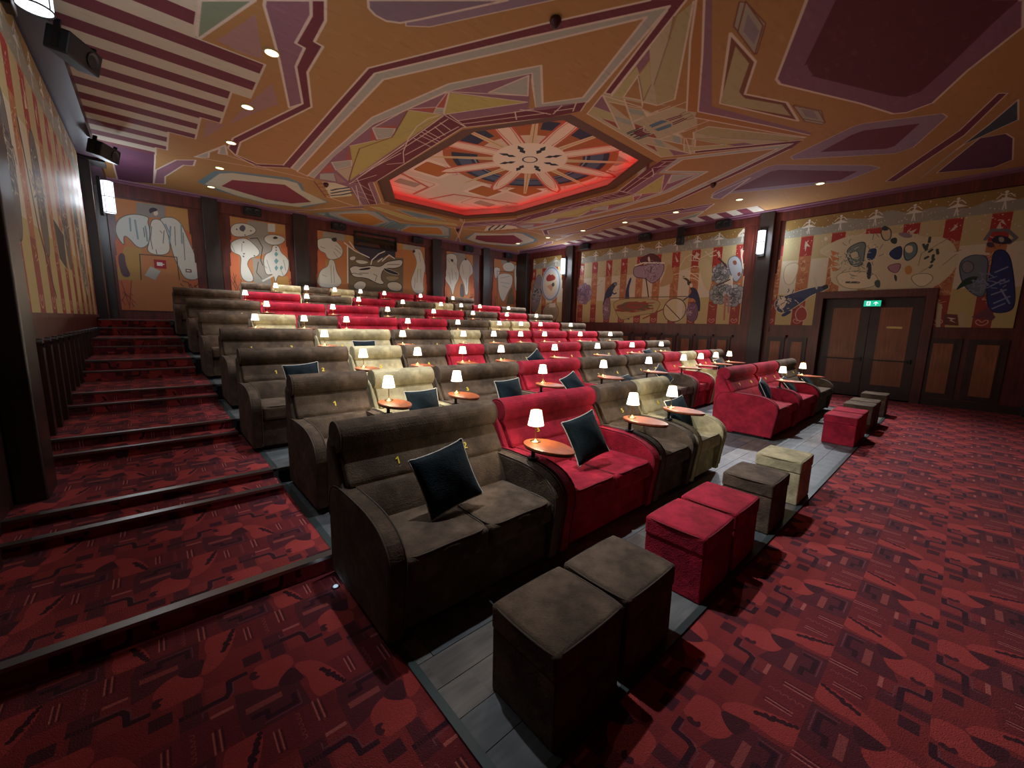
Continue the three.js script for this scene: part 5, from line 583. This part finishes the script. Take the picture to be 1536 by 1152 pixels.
// ---------------------------------------------------------------- side tables with lamps
const topShape = new THREE.Shape(); { const p = []; for (let k = 0; k < 40; k++) { const a = k / 40 * Math.PI * 2, s = Math.sin(a), c = Math.cos(a); p.push(new THREE.Vector2(s * 0.135 * (c < 0 ? 1 - 0.18 * c * c : 1), c * (c < 0 ? 0.25 : 0.2))); } topShape.setFromPoints(p); }
const tableTopGeo = boxUV(new THREE.ExtrudeGeometry(topShape, { depth: 0.012, bevelEnabled: true, bevelSize: 0.006, bevelThickness: 0.004, bevelSegments: 2 }).rotateX(-Math.PI / 2));
const tableEdgeGeo = new THREE.ExtrudeGeometry(topShape, { depth: 0.014, bevelEnabled: false }).rotateX(-Math.PI / 2).scale(0.985, 1, 0.985).translate(0, -0.016, 0);
const postGeo = cyl(0.016, 0.016, 0.112, 16), plateGeo = cyl(0.04, 0.045, 0.012, 20);
const lampBaseGeo = new THREE.LatheGeometry([[0, 0], [0.042, 0], [0.042, 0.006], [0.03, 0.011], [0.008, 0.016], [0.005, 0.03], [0, 0.03]].map(([a, b]) => new THREE.Vector2(a, b)), 24);
const stemGeo = cyl(0.0042, 0.0042, 0.15, 10), shadeGeo = cyl(0.042, 0.063, 0.115, 28, true), shadeRing = new THREE.TorusGeometry(0.042, 0.002, 6, 24).rotateX(Math.PI / 2);
M.shade = new THREE.MeshStandardMaterial({ color: 0xfff6e6, roughness: 0.8, emissive: new THREE.Color(1, 0.93, 0.76), emissiveIntensity: 2.6, side: THREE.DoubleSide });
const counts = {};
for (const [r, x, n, b] of tableSpots) {
  const k = counts[r] = (counts[r] ?? 0) + 1, z = rowZ(r), y = H[r] + 0.855;
  const where = `${ORD[k - 1]} from the stair aisle in the ${ROWNAME[r]} row`;
  const t = thing('side_table', `small wooden table on a black post, ${where}`, 'table', [x, H[r], z + 0.62], 'side tables between the seats');
  part('table_top', tableTopGeo, M.table, t).position.y = 0.84; part('table_edge', tableEdgeGeo, M.tableEdge, t).position.y = 0.843;
  part('post', postGeo, M.black, t).position.set(0, 0.782, -0.14); part('mounting_plate', plateGeo, M.black, t).position.set(0, 0.722, -0.14);
  const l = thing('table_lamp', `lit table lamp with white shade, ${where}`, 'lamp', [x, y, z + 0.5], 'lit table lamps between the seats');
  part('lamp_base', lampBaseGeo, M.brass, l); part('stem', stemGeo, M.brass, l).position.y = 0.1;
  const s = part('lamp_shade', shadeGeo, M.shade, l); s.position.y = 0.19; part('shade_ring', shadeRing, M.brass, s).position.y = 0.057;
  const p = new THREE.PointLight(LAMP_COLOUR, LAMP, 0, 2); p.position.y = 0.185; p.castShadow = true; p.shadow.radius = 1.5; p.name = 'lamp_bulb'; l.add(p);
}
// ---------------------------------------------------------------- cushions
const pillowGeo = (() => {   // square cover with pinched corners and hollow edges
  const n = 18, pos = [], idx = [];
  for (const side of [1, -1]) for (let j = 0; j <= n; j++) for (let i = 0; i <= n; i++) {
    const u = i / n * 2 - 1, v = j / n * 2 - 1, a = 0.2 * (1 - 0.07 * (1 - v * v)), b = 0.2 * (1 - 0.07 * (1 - u * u));
    const t = 0.072 * Math.pow(Math.max(0, (1 - u * u) * (1 - v * v)), 0.45) * (1 + 0.12 * Math.sin(u * 4 + v * 2) * (1 - Math.abs(v)));
    pos.push(u * a, v * b, side * t);
  }
  const m = (n + 1) * (n + 1);
  for (let s = 0; s < 2; s++) for (let j = 0; j < n; j++) for (let i = 0; i < n; i++) { const q = s * m + j * (n + 1) + i; if (s) idx.push(q, q + n + 1, q + 1, q + 1, q + n + 1, q + n + 2); else idx.push(q, q + 1, q + n + 1, q + 1, q + n + 2, q + n + 1); }
  const g = new THREE.BufferGeometry(); g.setAttribute('position', new THREE.Float32BufferAttribute(pos, 3)); g.setIndex(idx); g.computeVertexNormals(); return boxUV(g);
})();
const pillowPipe = (() => { const pts = []; const N = 10; for (let s = 0; s < 4; s++) for (let k = 0; k < N; k++) { const u = k / N * 2 - 1, e = 0.2 * (1 - 0.07 * (1 - u * u)), q = [[u * 0.2, -e], [e, u * 0.2], [-u * 0.2, e], [-e, -u * 0.2]][s]; pts.push([q[0], q[1], 0]); } return tube(pts, 0.0055, 120, 5, true); })();
function cushion(r, x, dy, dz, tilt, spin, yaw, label) {
  const g = thing('throw_cushion', label, 'cushion', [x, H[r] + dy, rowZ(r) + dz], 'dark cushions on the seats');
  g.rotation.set(tilt, yaw, spin, 'YXZ');
  const b = part('cushion_cover', pillowGeo, M.cushion, g); part('piping', pillowPipe, M.whitePipe, b, 'white piping');
}
cushion(0, 1.36, 0.74, 0.46, -0.38, 0.22, -0.12, 'dark cushion with white piping leaning in the front brown love seat by the stairs');
cushion(0, 2.78, 0.775, 0.49, -0.42, 0.2, -0.15, 'dark cushion with white piping in the red love seat of the front row');
cushion(0, 4.62, 0.73, 0.45, -0.4, 0.1, -0.1, 'dark cushion in the cream armchair of the front row');
cushion(0, 7.68, 0.73, 0.47, -0.45, 0.1, 0.2, 'dark cushion in the front red love seat just beyond the gap');
cushion(0, 9.1, 0.69, 0.47, -0.7, 0.0, 0.1, 'dark cushion in the second red love seat beyond the gap');
cushion(0, 10.35, 0.69, 0.47, -0.8, 0.1, 0.1, 'dark cushion in the front brown love seat beyond the gap');
cushion(1, 2.1, 0.72, 0.45, -0.35, 0.0, 0.05, 'dark cushion in the cream armchair of the second row by the stairs');
cushion(1, 3.33, 0.74, 0.45, -0.35, 0.05, -0.05, 'dark cushion upright in the first brown love seat of the second row');
cushion(1, 4.55, 0.745, 0.49, -0.6, 0.3, 0, 'dark cushion in the red love seat of the second row');
cushion(1, 6.05, 0.66, 0.49, -0.9, 0.1, 0, 'dark cushion in the second brown love seat of the second row');
cushion(1, 7.15, 0.735, 0.51, -0.7, 0.4, 0, 'dark cushion in the third brown love seat of the second row');
cushion(1, 9.85, 0.755, 0.49, -0.5, 0.1, 0, 'dark cushion in the last red armchair of the second row');
cushion(2, 1.33, 0.74, 0.45, -0.35, 0.08, -0.05, 'dark cushion with white piping in the third row brown love seat by the stairs');
cushion(2, 5.4, 0.775, 0.49, -0.45, 0.5, 0, 'dark cushion in the middle brown love seat of the third row');
cushion(2, 8.1, 0.65, 0.51, -1.0, 0, 0, 'dark cushion lying low between two red love seats of the third row');
cushion(2, 9.5, 0.735, 0.49, -0.6, 0.1, 0, 'dark cushion in the last red love seat of the third row');
cushion(3, 2.75, 0.73, 0.45, -0.4, 0.0, 0, 'dark cushion in the cream love seat of the fourth row');
// ---------------------------------------------------------------- footstools
const stoolLid = (() => { const g = rbox(0.475, 0.13, 0.415, 0.022, 4), p = g.attributes.position; for (let i = 0; i < p.count; i++) if (p.getY(i) > 0.02) { const u = p.getX(i) / 0.24, v = p.getZ(i) / 0.21; p.setY(i, p.getY(i) + 0.014 * Math.max(0, 1 - u * u) * Math.max(0, 1 - v * v)); } g.computeVertexNormals(); return boxUV(g); })();
const stoolBody = boxUV(rbox(0.462, 0.33, 0.402, 0.012, 2)), stoolPipe = tube([[-0.225, 0, -0.19], [-0.225, 0, 0.19], [-0.21, 0, 0.197], [0.21, 0, 0.197], [0.225, 0, 0.19], [0.225, 0, -0.19], [0.21, 0, -0.197], [-0.21, 0, -0.197]], 0.0055, 72, 5, true);
function stool(x, col, label, yaw = 0) {
  const g = thing('footstool', label, 'footstool', [x, 0.012, -1.1], 'velvet footstools in front of the first row'); g.rotation.y = yaw;
  part('stool_body', stoolBody, M[col], g).position.y = 0.165;
  const lid = part('stool_lid', stoolLid, M[col], g); lid.position.y = 0.388; part('piping', stoolPipe, M[col + 'Pipe'], lid).position.y = 0.055;
}
stool(1.305, 'brown', 'brown velvet footstool before the front brown love seat, next to the stair aisle');
stool(1.81, 'brown', 'brown velvet footstool between another brown one and a red one');
stool(2.67, 'red', 'red velvet footstool next to the pair of brown footstools');
stool(3.19, 'red', 'red velvet footstool next to the lone brown footstool');
stool(4.01, 'brown', 'lone brown velvet footstool between red and cream footstools');
stool(4.89, 'cream', 'single cream velvet footstool at the end of its line');
stool(8.02, 'red', 'red velvet footstool beyond the gap, beside the cream one across the floor');
stool(8.57, 'red', 'red velvet footstool beyond the gap, beside a brown pair');
stool(9.54, 'brown', 'brown velvet footstool beside the far red pair');
stool(10.12, 'brown', 'brown velvet footstool of the pair next to the last dark footstool');
stool(11.45, 'brown', 'last brown velvet footstool before the double doors');
// ---------------------------------------------------------------- ceiling downlights
const dlRing = new THREE.LatheGeometry([[0.082, 0], [0.1, 0], [0.103, 0.005], [0.092, 0.012], [0.082, 0.016]].map(([a, b]) => new THREE.Vector2(a, -b + 0.005)), 28), dlFace = cyl(0.084, 0.084, 0.004, 28);
M.dlFace = std(0x332c1c, 0.5, 0, { emissive: new THREE.Color(1, 0.88, 0.5), emissiveIntensity: 3 }); M.dlRing = std(0xa88f62, 0.5);
function downlight(x, z, I, label, tx) {
  const g = thing('downlight', label, 'downlight', [x, CEIL - 0.004, z], 'recessed downlights in the ceiling');
  part('trim_ring', dlRing, M.dlRing, g); part('lens', dlFace, M.dlFace, g).position.y = -0.006;
  const s = new THREE.SpotLight(DOWN_COLOUR, I, 0, 0.84, 0.8, 2); s.position.set(x, CEIL - 0.045, z); s.target.position.set(x + tx, 0, z); s.castShadow = true; s.shadow.radius = 2.2; s.name = 'downlight_beam'; scene.add(s, s.target);
}
for (let k = 0; k < 7; k++) downlight(1.48, -2.87 - 1.88 * k, DOWN_LEFT, `recessed ceiling downlight above the stair side, level with the ${ROWNAME[k]} row`, 2.8);
for (let k = 0; k < 7; k++) downlight(12.3, -2.76 - 1.8 * k, DOWN_RIGHT, `recessed ceiling downlight above the door side, level with the ${ROWNAME[k]} row`, -2.8);
// ---------------------------------------------------------------- wall sconces
M.sconce = std(0xf4f8ff, 0.6, 0, { emissive: 0xe9f3ff, emissiveIntensity: 2.0 });
const sconceHalf = new THREE.CylinderGeometry(0.1, 0.1, 0.325, 24, 1, false);
function sconce(x, y, z, dir, label) {
  const g = thing('wall_sconce', label, 'wall lamp', [x, y, z], 'glowing cylindrical wall lamps on the pillars');
  part('back_plate', rboxAt(dir > 0 ? -0.16 : 0.1, dir > 0 ? -0.1 : 0.16, -0.4, 0.4, -0.09, 0.09, 0.01), M.black, g);
  for (const s of [-1, 1]) {
    const gl = part('glass', sconceHalf, M.sconce, g); gl.position.y = s * 0.168;
    const p = new THREE.PointLight(SCONCE_COLOUR, SCONCE, 0, 2); p.position.set(0, s * 0.168, 0); p.castShadow = true; p.shadow.radius = 4; p.name = 'sconce_bulb'; g.add(p);
  }
  for (const yy of [-0.335, 0, 0.335]) { const r = part('glass_ring', new THREE.TorusGeometry(0.102, 0.006, 6, 28).rotateX(Math.PI / 2), M.black, g); r.position.y = yy; }
  for (let k = 0; k < 4; k++) { const a = k * Math.PI / 2 + 0.6, b = part('glass_bar', cyl(0.004, 0.004, 0.67, 6), M.black, g); b.position.set(Math.cos(a) * 0.102, 0, Math.sin(a) * 0.102); }
}
sconce(13.84, 4.35, -4.4, -1, 'glowing wall lamp on the pillar nearest the double doors');
sconce(13.84, 4.35, -12.25, -1, 'glowing wall lamp on the far pillar beside the narrow mural');
sconce(-0.52, 4.35, -13.05, 1, 'glowing wall lamp on the rear pillar above the stair aisle');
sconce(-0.47, 4.335, -4.91, 1, 'glowing wall lamp on the near pillar above the stair aisle');
// ---------------------------------------------------------------- exit sign, wall speakers, detectors, floor light
{
  const signMap = canvasTexture(256, 128, (c) => {
    c.fillStyle = '#12b48a'; c.fillRect(0, 0, 256, 128); c.fillStyle = '#e8fff6'; c.strokeStyle = '#e8fff6'; c.lineCap = 'round'; c.lineJoin = 'round';
    c.fillRect(40, 20, 60, 88); c.fillStyle = '#0f9f7a'; c.beginPath(); c.arc(74, 38, 9, 0, 7); c.fill(); c.strokeStyle = '#0f9f7a'; c.lineWidth = 10; c.beginPath(); c.moveTo(72, 54); c.lineTo(66, 76); c.lineTo(80, 88); c.moveTo(66, 76); c.lineTo(52, 96); c.moveTo(54, 62); c.lineTo(72, 54); c.lineTo(88, 66); c.stroke();
    c.strokeStyle = '#e8fff6'; c.lineWidth = 14; c.beginPath(); c.moveTo(180, 100); c.lineTo(180, 36); c.moveTo(150, 64); c.lineTo(180, 32); c.lineTo(210, 64); c.stroke();
  });
  const g = thing('exit_sign', 'green glowing exit sign above the double doors', 'exit sign', [WR - 0.02, 2.5, -1.7]);
  part('sign_case', rbox(0.05, 0.17, 0.36, 0.008, 2), M.black, g);
  const f = part('sign_face', new THREE.PlaneGeometry(0.34, 0.15), new THREE.MeshStandardMaterial({ color: 0x000000, emissiveMap: signMap, emissive: 0xffffff, emissiveIntensity: 1.5, roughness: 0.4 }), g, 'running figure and arrow on green'); f.rotation.y = -Math.PI / 2; f.position.x = -0.027;
  const l = new THREE.RectAreaLight(0x22e0a8, 2.0, 0.34, 0.15); l.position.set(WR - 0.055, 2.5, -1.7); l.lookAt(WR - 2, 2.5, -1.7); l.name = 'exit_glow'; scene.add(l);
  part('sign_hanger', box(-0.01, 0.01, 0.08, 0.17, -0.02, 0.02), M.black, g);
}
const spkBody = rbox(0.46, 0.22, 0.16, 0.012, 2), spkCone = new THREE.LatheGeometry([[0, -0.012], [0.028, -0.012], [0.06, 0.004], [0.07, 0.008]].map(([a, b]) => new THREE.Vector2(a, b)), 22).rotateX(Math.PI / 2);
M.speaker = std(0x121113, 0.55); M.cone = std(0x2c2b2e, 0.4);
function speaker(pos, yaw, label) {
  const g = thing('wall_speaker', label, 'speaker', pos, 'black loudspeakers under the ceiling'); g.rotation.y = yaw;
  part('cabinet', spkBody, M.speaker, g); for (const x of [-0.12, 0.1]) { const c = part('driver', spkCone, M.cone, g); c.position.set(x, 0, 0.083); }
  part('bracket', box(-0.03, 0.03, -0.05, 0.05, -0.12, -0.07), M.black, g);
}
for (const [z, w] of [[-11.2, 'farthest along the door side wall'], [-8.4, 'above the middle of the striped mural'], [-5.6, 'above the flower end of the striped mural']]) speaker([WR - 0.18, 5.09, z], -Math.PI / 2, `black wall speaker ${w}`);
for (const [x, w] of [[2.62, 'above the two pierrots'], [5.22, 'beside the projection window on the stair side'], [8.35, 'beside the projection window on the door side'], [10.9, 'above the two white robes'], [13.3, 'in the far corner bay of the back wall']]) speaker([x, 5.06, ZB + 0.18], 0, `black wall speaker ${w}`);
{ // larger cinema speakers on the stair side wall
  for (const [z, w] of [[-7.6, 'nearer'], [-11.6, 'farther']]) {
    const g = thing('surround_speaker', `large black tilted speaker, the ${w} one on the stair side wall`, 'speaker', [-0.45, 4.9, z], 'large speakers on the stair side wall'); g.rotation.set(0.25, Math.PI / 2 - 0.5, 0, 'YXZ');
    part('cabinet', rbox(0.5, 0.26, 0.24, 0.02, 3), M.speaker, g); const c = part('driver', spkCone, M.cone, g); c.position.set(0.1, 0, 0.122); c.scale.setScalar(1.3); part('yoke', box(-0.27, -0.25, -0.1, 0.2, -0.03, 0.03), M.black, g); part('yoke', box(0.25, 0.27, -0.1, 0.2, -0.03, 0.03), M.black, g);
  }
  const g = thing('stage_light', 'small black spotlight hanging before the striped mural', 'spotlight', [13.8, 4.72, -6.9]);
  part('housing', rboxAt(-0.1, 0.1, -0.13, 0.13, -0.11, 0.11, 0.03), M.speaker, g); part('arm', box(-0.012, 0.012, 0.1, 0.46, -0.12, 0.12), M.black, g); part('lens', (() => { const q = cyl(0.07, 0.07, 0.03, 20); q.rotateZ(Math.PI / 2); q.translate(-0.11, 0, 0); return q; })(), M.cone, g); part('wall_plate', box(0.0, 0.33, 0.36, 0.42, -0.05, 0.05), M.black, g);
}
const detGeo = new THREE.LatheGeometry([[0, -0.11], [0.03, -0.1], [0.065, -0.05], [0.07, -0.02], [0.055, 0], [0, 0]].map(([a, b]) => new THREE.Vector2(a, b)), 24), detTop = cyl(0.05, 0.06, 0.014, 20);
M.detector = std(0x4a1d18, 0.5);
for (const [x, z, w] of [[3.79, -3.62, 'on the maroon ribbon before the octagon'], [3.66, -11.55, 'by the maroon lozenge on the stair side'], [8.95, -13.3, 'before the rear maroon lozenge'], [10.55, -4.55, 'on the door side ribbon']]) { const g = thing('smoke_detector', `dark red drop shaped detector ${w}`, 'detector', [x, CEIL, z], 'drop shaped detectors on the ceiling'); part('detector_cap', detGeo, M.detector, g); part('detector_base', detTop, M.black, g).position.y = -0.007; }
{ const g = thing('floor_light', 'small round floor light set in the carpet by the first step', 'floor light', [0.76, 0.003, -2.56]); part('light_ring', new THREE.TorusGeometry(0.02, 0.005, 8, 24).rotateX(Math.PI / 2), M.metal, g); part('light_lens', cyl(0.018, 0.018, 0.005, 20), std(0x202428, 0.3, 0, { emissive: 0xcfe4ff, emissiveIntensity: 0.8 }), g);
  const p = new THREE.PointLight(0xcfe4ff, 0.004, 0, 2); p.position.set(0.76, 0.03, -2.56); p.name = 'floor_light_glow'; p.castShadow = true; scene.add(p); }
{ const g = thing('fire_alarm_sign', 'red square sign on the painted flush door in the rear corner', 'sign', [0.28, 3.22, ZB + 0.03]); part('sign_plate', box(-0.13, 0.13, -0.12, 0.12, -0.006, 0.004), std(0x9c1220, 0.5), g); part('symbol', box(-0.07, 0.05, -0.05, 0.05, 0.004, 0.007), std(0xdedad2, 0.6), g); part('symbol', box(0.05, 0.09, -0.012, 0.012, 0.004, 0.007), std(0xdedad2, 0.6), g);
  const n = thing('paper_notice', 'white paper notice hanging askew below the red sign', 'notice', [0.1, 2.95, ZB + 0.03]); n.rotation.z = -0.5; part('sheet', box(-0.12, 0.12, -0.15, 0.15, -0.002, 0.002), std(0xb8b4aa, 0.9), n);
  const b = thing('wall_box', 'small white alarm box with brown frame on the painted robe', 'alarm box', [0.9, 3.1, ZB + 0.035]); part('box_frame', rbox(0.13, 0.08, 0.03, 0.006, 2), std(0x5a3026, 0.5), b); part('box_face', box(-0.045, 0.045, -0.02, 0.02, 0.015, 0.018), std(0xd8d2c4, 0.5), b); }

scene.traverse((o) => { if (o.isMesh) { o.castShadow = true; o.receiveShadow = true; } });
renderer.render(scene, camera);
